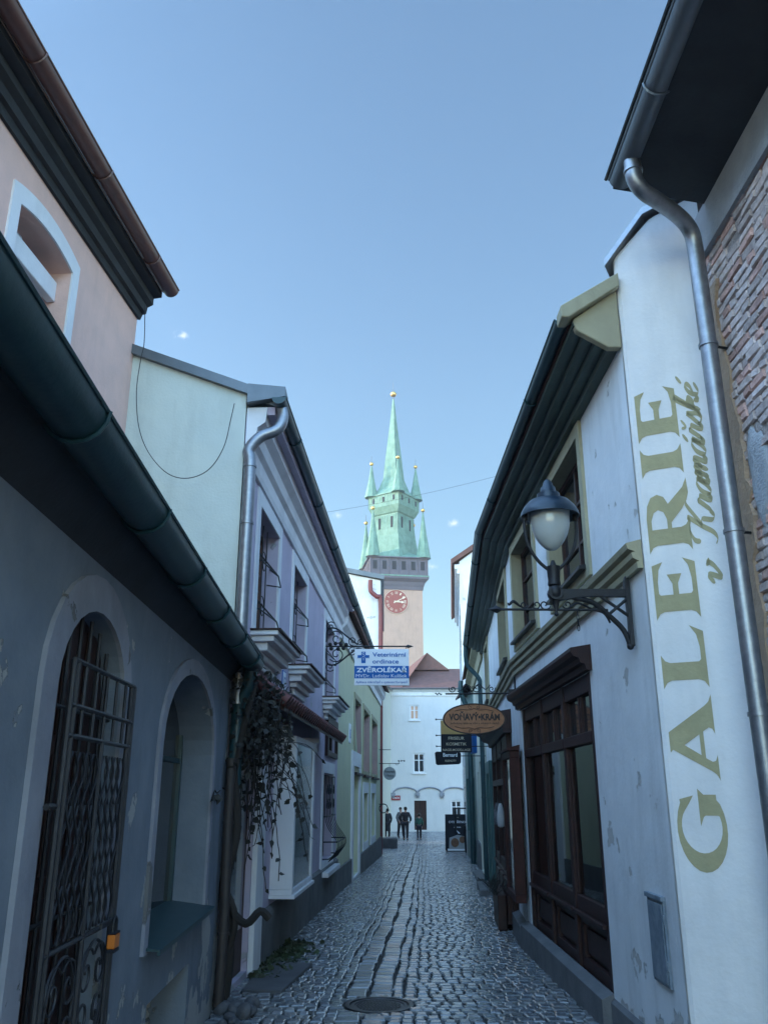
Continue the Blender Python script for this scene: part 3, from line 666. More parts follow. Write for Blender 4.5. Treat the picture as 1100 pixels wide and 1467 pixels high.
# side door and belly grille window
mb = MB(); mb.wbox(WP, sd_[0][0], sd_[1][0], -.12, -.06, -.3, 2.12); dd = mb.build('door', 'wood', ph)
mb = MB(); mb.wbox(WP, sd_[0][0] + .2, sd_[1][0] - .2, -.058, -.05, .6, 1.9); mb.build('door_glass', 'glass', dd)
mb = MB(); ring(mb, WP, rect(bw[0][0] - .18, bw[1][0] + .2, .30, 2.15), rect(bw[0][0], bw[1][0], .45, 1.95), 0, .025); mb.build('window_surround', 'trim_white', ph)
window(ph, WP, bw[0][0], bw[1][0], .45, 1.95, -.2, 2, 2, .06, 'wood', 'glass')
mb = MB()
for k in range(7):
    a = bw[0][0] + .05 + (bw[1][0] - bw[0][0] - .1) * k / 6
    mb.tube([WP.pt(a, z, .05 + .24 * math.exp(-((z - .72) / .25) ** 2)) for z in [.45 + .06 * i for i in range(25)]], .007, 5)
for z, o_ in ((.5, .13), (.78, .28), (1.2, .07), (1.9, .05)): mb.tube([WP.pt(bw[0][0], z, 0), WP.pt(bw[0][0] + .05, z, o_), WP.pt(bw[1][0] - .05, z, o_), WP.pt(bw[1][0], z, 0)], .012, 5)
for z in (1.4, 1.65): 
    for k in range(4): mb.tube(spiral(WP.pt(bw[0][0] + .25 + k * .36, z, .06), Vector((*WP.u, 0)), z3, .02, .1, 0, 1.2, 14), .009, 5)
mb.build('belly_grille', 'grille', ph, smooth=True)
mb = MB(); mb.wbox(WP, bw[0][0] - .2, bw[1][0] + .2, 0, .16, .22, .30); mb.build('window_sill', 'trim_white', ph, bev=.01)
window(ph, WP, smallw[0][0], smallw[1][0], 2.35, 2.85, -.1, 3, 1, .06, 'wood', 'glass')
mb = MB(); ring(mb, WP, rect(smallw[0][0] - .15, smallw[1][0] + .12, 2.25, 2.98), rect(smallw[0][0], smallw[1][0], 2.35, 2.85), 0, .06); mb.build('window_surround', 'wood', ph, bev=.01)
mb = MB(); mb.prof(WP, 1.85, WP.L, [(0, -.5), (.05, -.5), (.05, .32), (0, .36)]); mb.build('plinth', 'plinth', ph)
# house number plates
a, z = WP.pix(406, 978)
pn = thing('number_plate', WP.pt(a, z, 0), 'white enamel house number plate on the lilac wall reading 17', 'number plate')
mb = MB(); mb.wbox(WP, a - .13, a + .13, 0, .012, z - .15, z + .15); mb.build('border', 'sign_blue', pn, bev=.006)
mb = MB(); mb.wbox(WP, a - .115, a + .115, .012, .015, z - .135, z + .135); mb.build('plate', 'sign_white', pn)
text('17', 'sign_blue', pn, WP.pt(a, z - .08, .018), (*WP.u, 0), (0, 0, 1), .15, .16, 0, .012, center=True)
a, z = WP.pix(385, 959)
pn = thing('wall_plaque', WP.pt(a, z, 0), 'small grey square plaque on the lilac wall beside the number plate', 'plaque')
mb = MB(); mb.wbox(WP, a - .11, a + .11, 0, .015, z - .12, z + .12); mb.build('board', 'cream', pn, bev=.006)
mb = MB(); mb.wbox(WP, a - .07, a + .07, .015, .02, z - .08, z + .08); mb.build('inset', 'sheet', pn, bev=.004)

# cable loop
cb_ = MB(); yy = 8.02
cb_.tube(smoothpts([P(x_, y_, yy) for x_, y_ in ((208, 436), (207, 490), (202, 515), (196, 560), (199, 610), (213, 648), (240, 678), (270, 685), (300, 672), (321, 640), (331, 600), (336, 578))], 6), .0045, 6)
o = cb_.build('hanging_cable', 'iron', smooth=True); props(o, 'thin black cable drooping in a loop across the mint gable', 'cable')

# ---- yellow house
yh = thing('yellow_house', (-.9, 26, gz(26)), 'pale yellow house with narrow shuttered windows and grey plinth, left of the lane', 'house')
YZ = 5.35
upw = []
for xa, xb, ya, yb in ((507.5, 516, 985, 1037), (520, 528.5, 1002, 1088), (532, 539.5, 1012, 1096)):
    a = WY.pix(xa, (ya + yb) / 2)[0]; b = WY.pix(xb, (ya + yb) / 2)[0]; upw.append((a, b, WY.pix((xa + xb) / 2, yb)[1], WY.pix((xa + xb) / 2, ya)[1]))
zzl = 2.2; zzh = 3.95
fix = []
for (a, b, lo, hi) in upw: fix.append((a, b, zzl, zzh))
gw = []
for xa, xb, ya, yb in ((520, 526, 1150, 1225), (531, 536.5, 1150, 1225)):
    a = WY.pix(xa, 1180)[0]; b = WY.pix(xb, 1180)[0]; gw.append((a, b, .25, 1.6))
da, db = WY.pix(504, 1170)[0], WY.pix(512.5, 1170)[0]
drr = rect(da, db, gz(22) + .05, 2.25)
mb = MB(); facade(mb, WY, [(0, -.8), (WY.L, -.8), (WY.L, YZ), (0, YZ)], [rect(*q) for q in fix + gw] + [drr], .3); fillet(yh, WY, 0, WY.L, -.8, YZ, 5, mb); mb.build('wall', 'yellow', yh)
for (a, b, lo, hi) in fix:
    window(yh, WY, a, b, lo, hi, -.25, 2, 2, .07, 'wood_win', 'glass')
    mb = MB(); ring(mb, WY, rect(a - .14, b + .14, lo - .1, hi + .14), rect(a + .002, b - .002, lo + .002, hi - .002), 0, .03); mb.build('window_surround', 'olive', yh)
    for side in (0, 1):
        s_ = (a + .02) if side == 0 else (b - .02)
        mb = MB(); mb.wbox(WY, s_ - .02, s_ + .02, -.24, .02, lo + .03, hi - .03); mb.build('shutter', 'shut', yh)
    mb = MB(); mb.wbox(WY, a - .16, b + .16, 0, .1, lo - .16, lo - .102); mb.build('window_sill', 'wood', yh)
for (a, b, lo, hi) in gw:
    window(yh, WY, a, b, lo, hi, -.22, 1, 2, .07, 'trim_white', 'glass')
    mb = MB(); ring(mb, WY, rect(a - .25, b + .25, lo - .25, hi + .3), rect(a + .002, b - .002, lo + .002, hi - .002), 0, .03); mb.build('window_surround', 'trim_white', yh)
mb = MB(); mb.wbox(WY, da, db, -.3, -.22, -.5, 2.3); mb.build('door', 'trim_white', yh)
mb = MB(); ring(mb, WY, rect(da - .4, db + .4, gz(22) - .02, 2.6), rect(da + .002, db - .002, gz(22) + .05, 2.248), 0, .05); mb.build('door_surround', 'trim_white', yh)
mb = MB(); mb.wbox(WY, 0, da - .4, 0, .05, -.8, .12); mb.wbox(WY, db + .4, WY.L, 0, .06, -.8, .05); mb.build('plinth', 'plinth', yh)
mb = MB(); mb.prof(WY, 0, WY.L, [(0, YZ - .5), (.05, YZ - .5), (.06, YZ - .3), (.16, YZ - .2), (.2, YZ), (0, YZ)]); mb.build('cornice', 'trim_white', yh)
roof(yh, WY, 0, WY.L, YZ + .01, .34, 5, YZ + 1.4, 'roof_tile')
a, z = WY.pix(516, 1070); 
pn = thing('number_plate', WY.pt(2.0, 2.6, 0), 'narrow white number plate on the pale yellow wall above the doorway', 'number plate')
a, z = WY.pix(510.5, 1069, 0)
a = da - .9; mb = MB(); mb.wbox(WY, a - .22, a + .22, 0, .02, 2.75, 3.2); mb.build('plate', 'sign_white', pn)
text('13', 'sign_blue', pn, WY.pt(a, 2.86, .024), (*WY.u, 0), (0, 0, 1), .26, .22, 0, .01, center=True)
pn.location = WY.pt(a, 2.75, 0)
for ch in pn.children: ch.location = -(WY.pt(a, 2.75, 0) - WY.pt(2.0, 2.6, 0))

# ---- tall white gabled house beyond the yellow one
th = thing('white_gable_house', (-2, 37, gz(37)), 'tall white house with sheet metal verge beyond the yellow house, red downpipe on its corner', 'house')
tz = P(540, 832, 34.3).z; tzl = P(487, 820, 34.3).z
mb = MB()
mb.poly([[(-7, 34.25, -1), (-.14, 34.25, -1), (-.14, 34.25, tz), (-1.85, 34.25, tzl), (-7, 34.25, tzl + 2.6)]], back=(0, .3, 0))
mb.add([(-.14, 34.25, -1), (-.95, 46, -1), (-.95, 46, tz), (-.14, 34.25, tz)], [(0, 1, 2, 3)])
mb.add([(-7, 46, -1), (-.95, 46, -1), (-.95, 46, tz), (-7, 46, tzl + 2)], [(0, 1, 2, 3)])
mb.build('wall', 'plaster_white', th)
mb = MB()
mb.poly([[(-7.2, 34.1, tzl + 2.62), (-1.85, 34.1, tzl + .02), (.0, 34.1, tz + .02), (.0, 34.1, tz + .2), (-1.85, 34.1, tzl + .22), (-7.2, 34.1, tzl + 2.85)]], back=(0, 12, 0)); mb.build('roof', 'sheet', th)
gx = P(545, 900, 34.1).x
downpipe(th, [(gx - .42, 34.0, tz - .05), (gx - .40, 34.0, tz - .5), (gx - .15, 34.0, tz - .75), (gx, 34.05, tz - 1.0), (gx, 34.05, 6), (gx, 34.05, 2.5), (gx, 34.05, gz(34) + .05)], .095, 'gut_red', [(gx, 34.05, 7.2), (gx, 34.05, 4.8), (gx, 34.05, 2.0)])

# ================================================================== END OF THE LANE
eh = thing('white_end_building', (5, 66, gz(66)), 'large white three storey building closing the lane, brown roof and blind arch mouldings', 'building')
ez = P(600, 988, 64).z
def ex(px, py=1100): return P(px, py, 64)
def erect(x0, x1, y0, y1):
    p = ex(x0, (y0 + y1) / 2); q = ex(x1, (y0 + y1) / 2); return rect(p.x - .5, q.x - .5, ex(x0, y1).z, ex(x0, y0).z)
wins = [erect(587, 600, 1010, 1031), erect(592, 608, 1079, 1107), erect(663.5, 679, 1079, 1107), erect(646, 661, 1147, 1172)]
dre = erect(593.5, 611, 1147, 1189)
mb = MB(); facade(mb, WE, [(0, -1.2), (WE.L, -1.2), (WE.L, ez), (0, ez)], wins + [dre], .25); fillet(eh, WE, 0, WE.L, -1.2, ez, 9, mb)
mb.build('wall', 'plaster_end', eh)
for i, wq in enumerate(wins):
    s0, s1, z0, z1 = wq[0][0], wq[1][0], wq[0][1], wq[2][1]
    window(eh, WE, s0, s1, z0, z1, -.12, 2, 2, .085, 'trim_white', 'glass' if i else 'ochrepane', thick=.06)
    mb = MB(); mb.wbox(WE, s0 - .1, s1 + .1, 0, .1, z0 - .1, z0 - .01); mb.build('window_sill', 'trim_white', eh)
s0, s1, z1 = dre[0][0], dre[1][0], dre[2][1]
mb = MB(); mb.wbox(WE, s0, s1, -.25, -.15, -1.1, z1); dd = mb.build('door', 'wood', eh)
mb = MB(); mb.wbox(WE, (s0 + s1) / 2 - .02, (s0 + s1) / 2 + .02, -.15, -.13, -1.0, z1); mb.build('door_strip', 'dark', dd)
mb = MB()        # arcaded moulding
az = ex(600, 1137).z; at = ex(600, 1128).z
bx = [ex(x_, 1135).x - .5 for x_ in (563, 598, 633, 669, 705, 741)]
for a, b in zip(bx, bx[1:]):
    pts = arc((a + b) / 2, az, (b - a) / 2, at - az, 180, 0, 14)
    mb.tube([WE.pt(q[0], q[1], .05) for q in pts], .06, 6)
for a in bx:
    mb.wbox(WE, a - .16, a + .16, 0, .16, az - .18, az + .06); mb.wbox(WE, a - .1, a + .1, 0, .1, az - .30, az - .182)
mb.build('arch_moulding', 'surround', eh)
mb = MB(); mb.prof(WE, -.1, WE.L, [(0, ez - .45), (.08, ez - .45), (.1, ez - .2), (.3, ez - .05), (.3, ez), (0, ez)]); mb.build('cornice', 'trim_white', eh)
mb = MB(); gutter_mesh(mb, WE.pt(-.2, ez + .08, .4), WE.pt(WE.L, ez + .08, .4), .1, out_dir=WE.n); mb.build('gutter', 'zinc', eh, smooth=True)
downpipe(eh, [WE.pt(.0, ez, .4), WE.pt(-.2, ez - .3, .3), WE.pt(-.42, ez - .9, .2), WE.pt(-.46, ez - 1.6, .2), WE.pt(-.46, -.9, .2)], .06, 'zinc')
mb = MB()        # roof with a hipped peak
rz = P(650, 957, 67).z; pk = P(611.5, 935, 67.0)
ez2 = ez + .02
mb.add([(-.2, 63.6, ez2), (17, 63.6, ez2), (17, 67.5, rz), (1.2, 67.5, rz)], [(0, 1, 2, 3)])
mb.add([(-.2, 63.6, ez2), (1.2, 67.5, rz), (-.2, 73, ez2)], [(0, 1, 2)])
mb.add([(-.2, 73, ez2), (17, 73, ez2), (17, 67.5, rz), (1.2, 67.5, rz)], [(0, 1, 2, 3)])
w_ = (P(640, 957, 67).x - pk.x)
mb.add([(pk.x - w_ * 1.1, 66.9, rz - .15), (pk.x + w_ * 1.1, 66.9, rz - .15), (pk.x, 67.0, pk.z), (pk.x - w_ * 1.4, 63.65, ez2 + .01), (pk.x, 72, pk.z), (pk.x - w_ * 1.2, 72, rz - .4), (pk.x + w_ * 1.2, 72, rz - .4)],
       [(0, 1, 2), (3, 0, 2), (2, 4, 6, 1), (2, 4, 5, 3)])
mb.build('roof', 'roof_tile', eh)
wg = thing('side_wing', (.2, 57, gz(57)), 'narrow grey-green plastered wing in shade at the left end of the white building', 'building')
mb = MB(); mb.add([WF.pt(0, -1.2), WF.pt(WF.L, -1.2), WF.pt(WF.L, ez - .1), WF.pt(0, ez - 1.2)], [(0, 1, 2, 3)])
mb.add([WF.pt(0, -1.2), WF.pt(0, -1.2, -6), WF.pt(0, ez - 1.2, -6), WF.pt(0, ez - 1.2)], [(0, 1, 2, 3)]); mb.build('wall', 'cream', wg)
mb = MB(); mb.poly([[WF.pt(0, ez - 1.2, .15), WF.pt(WF.L, ez - .1, .15), WF.pt(WF.L, ez + .6, -5), WF.pt(0, ez + .3, -5)]], back=(0, 0, .1)); mb.build('roof', 'sheet', wg)
p = P(567, 1143, 63.9)
sg = thing('street_sign', (p.x, 63.9, p.z), 'small red street name plate on the white end building', 'sign')
mb = MB(); mb.box(p.x - .32, p.x + .32, 63.94, 63.98, p.z - .16, p.z + .16); mb.build('plate', 'sign_red', sg)
text('RADNIČNÍ', 'sign_white', sg, (p.x, 63.93, p.z - .07), (1, 0, 0), (0, 0, 1), .5, .13, 0, .01, center=True)

# ---- town hall tower
TY = 157.0
tw = thing('clock_tower', P(572.5, 900, TY).xy.to_3d(), 'pinkish clock tower with grey gallery and green copper spires, gold balls on the tips', 'tower')
tc_ = P(564.5, 850, TY); TX = tc_.x
def tzz(py, y=TY - 4): return P(572, py, y).z
def loop(w_, ang, z): 
    r = w_ / math.sqrt(2); return [Vector((TX + r * math.cos(R(ang + 45 + 90 * i)), TY + r * math.sin(R(ang + 45 + 90 * i)), z)) for i in range(4)]
def loft(mb, loops):
    k = len(mb.v); n = len(loops[0])
    for l in loops: mb.v += l
    for a in range(len(loops) - 1):
        for i in range(n): mb.f.append((k + a * n + i, k + a * n + (i + 1) % n, k + (a + 1) * n + (i + 1) % n, k + (a + 1) * n + i))
    mb.f.append(tuple(k + i for i in range(n - 1, -1, -1))); e = k + (len(loops) - 1) * n; mb.f.append(tuple(e + i for i in range(n)))
A0 = 9.0
zb = tzz(842); zc = tzz(828); zd = tzz(802)
mb = MB(); loft(mb, [loop(9.1, A0, -2), loop(9.1, A0, zb)]); mb.build('shaft', 'tower', tw)
mb = MB(); loft(mb, [loop(9.3, A0, zb - .5), loop(9.5, A0, zb + .1), loop(9.8, A0, zb + .5), loop(10.0, A0, zc - .9), loop(11.2, A0, zc - .35), loop(11.2, A0, zc)]); mb.build('cornice', 'slate', tw)
mb = MB(); loft(mb, [loop(11.3, A0, zc + .002), loop(11.3, A0, zc + .25)]); mb.build('gallery_ledge', 'copper', tw)
mb = MB(); loft(mb, [loop(10.7, A0, zc + .25), loop(10.7, A0, zd)]); gl = mb.build('gallery', 'slate', tw)
mb = MB(); pw = MB()
fr = loop(10.76, A0, 0)
for side in (0, 1, 2, 3):
    a, b = fr[side], fr[(side + 1) % 4]
    for k in range(7):
        c = a.lerp(b, k / 6) ; d_ = (b - a).normalized(); nn = Vector((d_.y, -d_.x, 0))
        if k < 6:
            cw = a.lerp(b, (k + .5) / 6)
            for (ra, rb) in ((cw - d_ * .38, cw + d_ * .38),):
                q = [ra, rb]; pw = MB(); pw.hexa([q[0].xy.to_3d() + Vector((0, 0, zc + 1.3)), q[1].xy.to_3d() + Vector((0, 0, zc + 1.3)), q[1].xy.to_3d() + nn * .06 + Vector((0, 0, zc + 1.3)), q[0].xy.to_3d() + nn * .06 + Vector((0, 0, zc + 1.3)),
                                     q[0].xy.to_3d() + Vector((0, 0, zd - .6)), q[1].xy.to_3d() + Vector((0, 0, zd - .6)), q[1].xy.to_3d() + nn * .06 + Vector((0, 0, zd - .6)), q[0].xy.to_3d() + nn * .06 + Vector((0, 0, zd - .6))]); pw.build('gallery_window', 'dark', gl)
        if k < 6: mb = MB(); mb.tube([c.xy.to_3d() + Vector((0, 0, zc + .25)), c.xy.to_3d() + Vector((0, 0, zd))], .12, 4); mb.build('gallery_post', 'slate', gl)

mb = MB(); loft(mb, [loop(11.5, A0, zd), loop(11.5, A0, zd + .2)]); mb.build('gallery_eave', 'slate', tw)
A1 = -34.7
z1, z2, z3_, z4, z5 = zd + .2, tzz(764), tzz(733), tzz(724), tzz(706)
lo_ = loop(11.2, A0, z1); mid1 = loop(7.0, A1, tzz(788)); s1_ = loop(6.1, A1, z2)
mb = MB(); k = len(mb.v)
def seq8(sq, mode):  # 8-point loops so that the lower square turns into the twisted upper one
    o = []
    for i in range(4):
        o.append(sq[i]); o.append(sq[i].lerp(sq[(i + 1) % 4], .5))
    return o
bl = seq8(lo_, 0)
ul = seq8(mid1, 0)
ul = ul[1:] + ul[:1]
ul2 = seq8(s1_, 0); ul2 = ul2[1:] + ul2[:1]
loft(mb, [bl, ul, ul2]); loft(mb, [seq8(loop(5.7, A1, z2), 0), seq8(loop(5.5, A1, z3_), 0)])
mb.build('copper_skirt', 'copper', tw)
mb = MB(); loft(mb, [loop(5.5, A1, z3_ - .01), loop(6.0, A1, z3_ + .2), loop(7.1, A1, z4 + .2), loop(7.1, A1, z5), loop(7.5, A1, z5 + .05), loop(7.5, A1, z5 + .25)]); ug = mb.build('upper_gallery', 'copper', tw)
pw = MB(); rib = MB()
for (w_, za, zb_, n, hw) in ((7.1, z4 + 1.1, z5 - .45, 3, .22), (5.6, z2 + 1.5, z3_ - .6, 2, .24)):
    fr = loop(w_, A1, 0)
    for side in range(4):
        a, b = fr[side], fr[(side + 1) % 4]; d_ = (b - a).normalized(); nn = Vector((d_.y, -d_.x, 0))
        for k in range(n):
            c = a.lerp(b, (k + .5) / n); c.z = 0; pw = MB(); pw.hexa([c - d_ * hw + nn * -.1 + Vector((0, 0, za)), c + d_ * hw + nn * -.1 + Vector((0, 0, za)), c + d_ * hw + nn * .05 + Vector((0, 0, za)), c - d_ * hw + nn * .05 + Vector((0, 0, za)),
                     c - d_ * hw + nn * -.1 + Vector((0, 0, zb_)), c + d_ * hw + nn * -.1 + Vector((0, 0, zb_)), c + d_ * hw + nn * .05 + Vector((0, 0, zb_)), c - d_ * hw + nn * .05 + Vector((0, 0, zb_))]); pw.build('small_window', 'dark', ug)
        for k in range(12):
            c = a.lerp(b, k / 11); rib.tube([Vector((c.x, c.y, za - (.9 if n == 3 else 1.4))), Vector((c.x, c.y, zb_ + .4))], .045, 4)
rib.build('standing_seam', 'copper', ug)
mb = MB(); loft(mb, [loop(7.0, A1, z5 + .25), loop(4.4, A1, z5 + 1.8), loop(3.0, A1, z5 + 4.2), loop(2.3, A1, tzz(655, TY)), loop(1.1, A1, tzz(610, TY)), loop(.25, A1, tzz(572, TY))]); sp = mb.build('spire', 'copper', tw)
mb = MB(); mb.tube([(TX, TY, tzz(572, TY)), (TX, TY, tzz(546, TY))], [.12, .04], 6); mb.build('finial', 'sheet', sp)
mb = MB(); mb.ball((TX, TY, tzz(565, TY)), .62); mb.build('gold_ball', 'gold', sp, smooth=True)
def spirelet(x_, y_, z_, w_, h_, ang):
    mb = MB(); r = w_ / math.sqrt(2)
    def l8(rr, z): return [Vector((x_ + rr * math.cos(R(ang + 45 * i)), y_ + rr * math.sin(R(ang + 45 * i)), z)) for i in range(8)]
    loft(mb, [l8(r * .95, z_), l8(r * .75, z_ + h_ * .2), l8(r * .45, z_ + h_ * .5), l8(.1, z_ + h_)])
    o = mb.build('corner_spire', 'copper', tw)
    mb = MB(); mb.tube([(x_, y_, z_ + h_ * .9), (x_, y_, z_ + h_ + 1.9)], .05, 5); mb.build('finial', 'sheet', o)
    mb = MB(); mb.ball((x_, y_, z_ + h_ + .25), .38); mb.build('gold_ball', 'gold', o, smooth=True)
for q in loop(9.6, A0, zd + .2): spirelet(q.x, q.y, q.z, 2.1, 9.3, A0)
for q in loop(6.3, A1, z5 + .25): spirelet(q.x, q.y, q.z - .2, 2.0, 6.9, A1)
# clock on the front face
cf = loop(9.1, A0, 0); fa, fb = min(((cf[i], cf[(i + 1) % 4]) for i in range(4)), key=lambda q: (q[0].y + q[1].y))
if fa.x > fb.x: fa, fb = fb, fa
WT = Wall(fa.x, fa.y, fb.x, fb.y, 1)
cs, cz = WT.pix(567.3, 862)
ck = MB(); Rk = 2.25
ck.poly([[WT.pt(cs + Rk * math.cos(t), cz + Rk * math.sin(t), .12) for t in [2 * math.pi * i / 48 for i in range(48)]]], back=Vector((*(WT.n * -.12), 0))); clk = ck.build('clock_face', 'clock', tw)
mb = MB()
mb.tube([WT.pt(cs + (Rk - .04) * math.cos(t), cz + (Rk - .04) * math.sin(t), .14) for t in [2 * math.pi * i / 48 for i in range(49)]], .035, 5)
mb.build('dial_ring', 'clock_pale', clk)
nums = ['XII', 'I', 'II', 'III', 'IIII', 'V', 'VI', 'VII', 'VIII', 'IX', 'X', 'XI']
for i, s in enumerate(nums):
    t = R(90 - 30 * i); rd = Vector((*(WT.u * math.cos(t)), math.sin(t))); td = Vector((*(WT.u * math.sin(t)), -math.cos(t)))
    c = WT.pt(cs, cz, .15) + rd * (Rk * .60)
    text(s, 'clock_pale', clk, c + rd * .06, td, rd, .12 + .13 * len(s), .5, 0, .0, 'numeral', center=True)
def hand(ang, L, w_, nm):
    mb = MB(); t = R(ang); rd = Vector((*(WT.u * math.cos(t)), math.sin(t))); td = Vector((*(WT.u * math.sin(t)), -math.cos(t))); c = WT.pt(cs, cz, .2)
    mb.poly([[c - rd * L * .25 + td * w_, c + rd * L * .6 + td * w_ * .7, c + rd * L * .7 + td * w_ * 1.9, c + rd * L, c + rd * L * .7 - td * w_ * 1.9, c + rd * L * .6 - td * w_ * .7, c - rd * L * .25 - td * w_]], back=Vector((*(WT.n * -.04), 0)))
    mb.build(nm, 'clock_pale', clk)
hand(28, 2.1, .09, 'minute_hand'); hand(-4, 1.5, .13, 'hour_hand')

# ================================================================== RIGHT SIDE
# ---- gallery house
gl_h = thing('gallery_house', (2.2, 9, gz(9)), 'white house lettered GALERIE with olive cornice and mouldings and dark wooden shopfronts', 'house')
EA = 5.02
wA = [(WA.S(7.25), WA.S(8.75), 3.52, 4.74), (WA.S(9.75), WA.S(11.3), 3.52, 4.74)]
wB = [(WB.S(12.6), WB.S(14.4), 3.52, 4.74), (WB.S(18.5), WB.S(19.8), 3.52, 4.74)]
sA0, sA1 = WA.S(7.5), WA.S(11.2)
shA = rect(sA0, sA1, .02, 2.62)
sB0, sB1 = WB.S(12.9), WB.S(17.2); shB = rect(sB0, sB1, -.2, 2.45)
dB0, dB1 = WB.S(18.7), WB.S(19.9); dhB = rect(dB0, dB1, gz(19) + .02, 2.0)
mb = MB()
facade(mb, WA, [(0, -.3), (WA.L, -.3), (WA.L, EA), (0, EA)], [rect(*q) for q in wA] + [shA], .25)
facade(mb, WB, [(0, -.5), (WB.L, -.5), (WB.L, EA), (0, EA)], [rect(*q) for q in wB] + [shB, dhB], .25)
mb.add([WB.pt(WB.L, -.5), WB.pt(WB.L, -.5, -5), WB.pt(WB.L, EA, -5), WB.pt(WB.L, EA)], [(0, 1, 2, 3)])
mb.add([WA.pt(0, -.5, -5), WB.pt(WB.L, -.5, -5), WB.pt(WB.L, EA, -5), WA.pt(0, EA, -5)], [(0, 1, 2, 3)])
mb.build('wall', 'plaster_white', gl_h)
# angled lettered pier rising above the eave
zl = GA.pix(902, 362)[1]; zm = GA.pix(925, 315)[1]; zr_ = GA.pix(990, 288)[1]
mb = MB()
mm = GA.pix(925, 315)[0]
front = [GA.pt(0, -.3), GA.pt(GA.L + .02, -.3), GA.pt(GA.L + .02, zr_ + .05), GA.pt(mm, zm), GA.pt(0, zl)]
mb.poly([front], back=(.12, .40, 0)); o = mb.build('pier', 'plaster_gal', gl_h, bev=.035)
mb = MB()
tp = [(-.06, zl - .09), (mm - .02, zm + .03), (GA.L + .06, zr_ + .1)]
for (a, za), (b, zb_) in zip(tp, tp[1:]):
    mb.hexa([GA.pt(a, za, .05), GA.pt(b, zb_, .05), GA.pt(b, zb_, -.55), GA.pt(a, za, -.55), GA.pt(a, za + .06, .05), GA.pt(b, zb_ + .06, .05), GA.pt(b, zb_ + .06, -.55), GA.pt(a, za + .06, -.55)])
mb.build('pier_cap', 'zinc', gl_h)
cor = [(0, EA - .15), (.08, EA - .15), (.08, EA - .09), (.17, EA - .09), (.17, EA - .04), (.26, EA - .04), (.26, EA + .01), (.36, EA + .01), (.36, EA + .05), (0, EA + .05)]
mb = MB()
mb.prof(WA, .0, WA.L, cor); mb.prof(WB, 0, WB.L, cor)
mb.build('cornice', 'corn', gl_h)
mb = MB(); mb.prof(WA, -.01, .06, [(0, EA - .18), (.10, EA - .18), (.34, EA - .03), (.36, EA + .06), (0, EA + .34)]); mb.prof(WA, -.07, .10, [(-.01, EA + .33), (-.01, EA + .45), (.46, EA + .15), (.46, EA + .05), (.40, EA + .05)]); mb.build('cornice_end', 'olive', gl_h, bev=.01)
mb = MB()
mb.prof(WA, .1, WA.L, [(.37, EA + .055), (.37, EA + .10), (-2.8, EA + 1.95), (-5.4, EA + .1), (-5.4, EA), (-2.8, EA + 1.85)])
mb.prof(WB, 0, WB.L, [(.37, EA + .055), (.37, EA + .10), (-2.8, EA + 1.95), (-5.4, EA + .1), (-5.4, EA), (-2.8, EA + 1.85)])
mb.build('roof', 'roof_tile', gl_h)
gutter(gl_h, WA.pt(.1, EA + .12, .42), WA.pt(WA.L + .02, EA + .12, .42), .055, 'gut_green', WA.n, 2.2)
gutter(gl_h, WB.pt(-.02, EA + .12, .42), WB.pt(WB.L + .1, EA + .10, .42), .06, 'gut_green', WB.n, 2.5)
q = WB.pt(WB.L, EA + .06, .42)
downpipe(gl_h, [q, q + Vector((0, .02, -.3)), q + Vector((.05, .06, -.5)), WB.pt(WB.L + .02, EA - .75, .12), WB.pt(WB.L + .02, EA - 1.1, .1), WB.pt(WB.L + .02, 2, .1), WB.pt(WB.L + .02, -.3, .1)], .055, 'gut_green', [WB.pt(WB.L + .02, 3, .1), WB.pt(WB.L + .02, 1.5, .1)])
# string course
bz = 3.10
band = [(0, bz), (.04, bz), (.045, bz + .045), (.025, bz + .05), (.07, bz + .075), (.075, bz + .115), (.05, bz + .12), (.10, bz + .14), (.11, bz + .18), (0, bz + .21)]
mb = MB(); mb.prof(WA, .0, WA.L, band); mb.prof(WB, 0, WB.L - .0, band); mb.build('string_course', 'olive', gl_h)
for W, L_ in ((WA, wA), (WB, wB)):
    for (a, b, lo, hi) in L_:
        mb = MB(); ring(mb, W, rect(a - .12, b + .12, lo - .12, min(hi + .12, EA - .53)), rect(a + .002, b - .002, lo + .002, hi - .118 if hi + .12 > EA - .53 else hi - .002), 0, .03) if False else ring(mb, W, rect(a - .12, b + .12, lo - .12, EA - .155), rect(a + .002, b - .002, lo + .002, hi - .002), 0, .03)
        mb.build('window_surround', 'olive', gl_h)
        mb = MB()
        # olive painted reveals
        for (x0, x1) in ((a, a + .006), (b - .006, b)): mb.wbox(W, x0, x1, -.16, .0, lo, hi)
        mb.wbox(W, a, b, -.16, 0, hi - .006, hi); mb.build('window_reveal', 'olive', gl_h)
        window(gl_h, W, a + .006, b - .006, lo, hi - .006, -.16, 2, 3, .055, 'wood', 'glass')
        mb = MB(); mb.prof(W, a - .02, b + .02, [(-.1, lo), (-.1, lo + .02), (.09, lo - .01), (.09, lo - .04), (.03, lo - .04)]); mb.build('window_sill', 'iron', gl_h)
mb = MB(); mb.prof(WA, .0, sA0, [(0, -.3), (.03, -.3), (.03, .04), (0, .07)]); mb.prof(WA, sA0, WA.L, [(0, -.3), (.10, -.3), (.10, .06), (0, .10)]); mb.prof(WB, 0, sB0, [(0, -.6), (.10, -.6), (.10, .02), (0, .06)]); mb.build('plinth', 'plinth', gl_h)
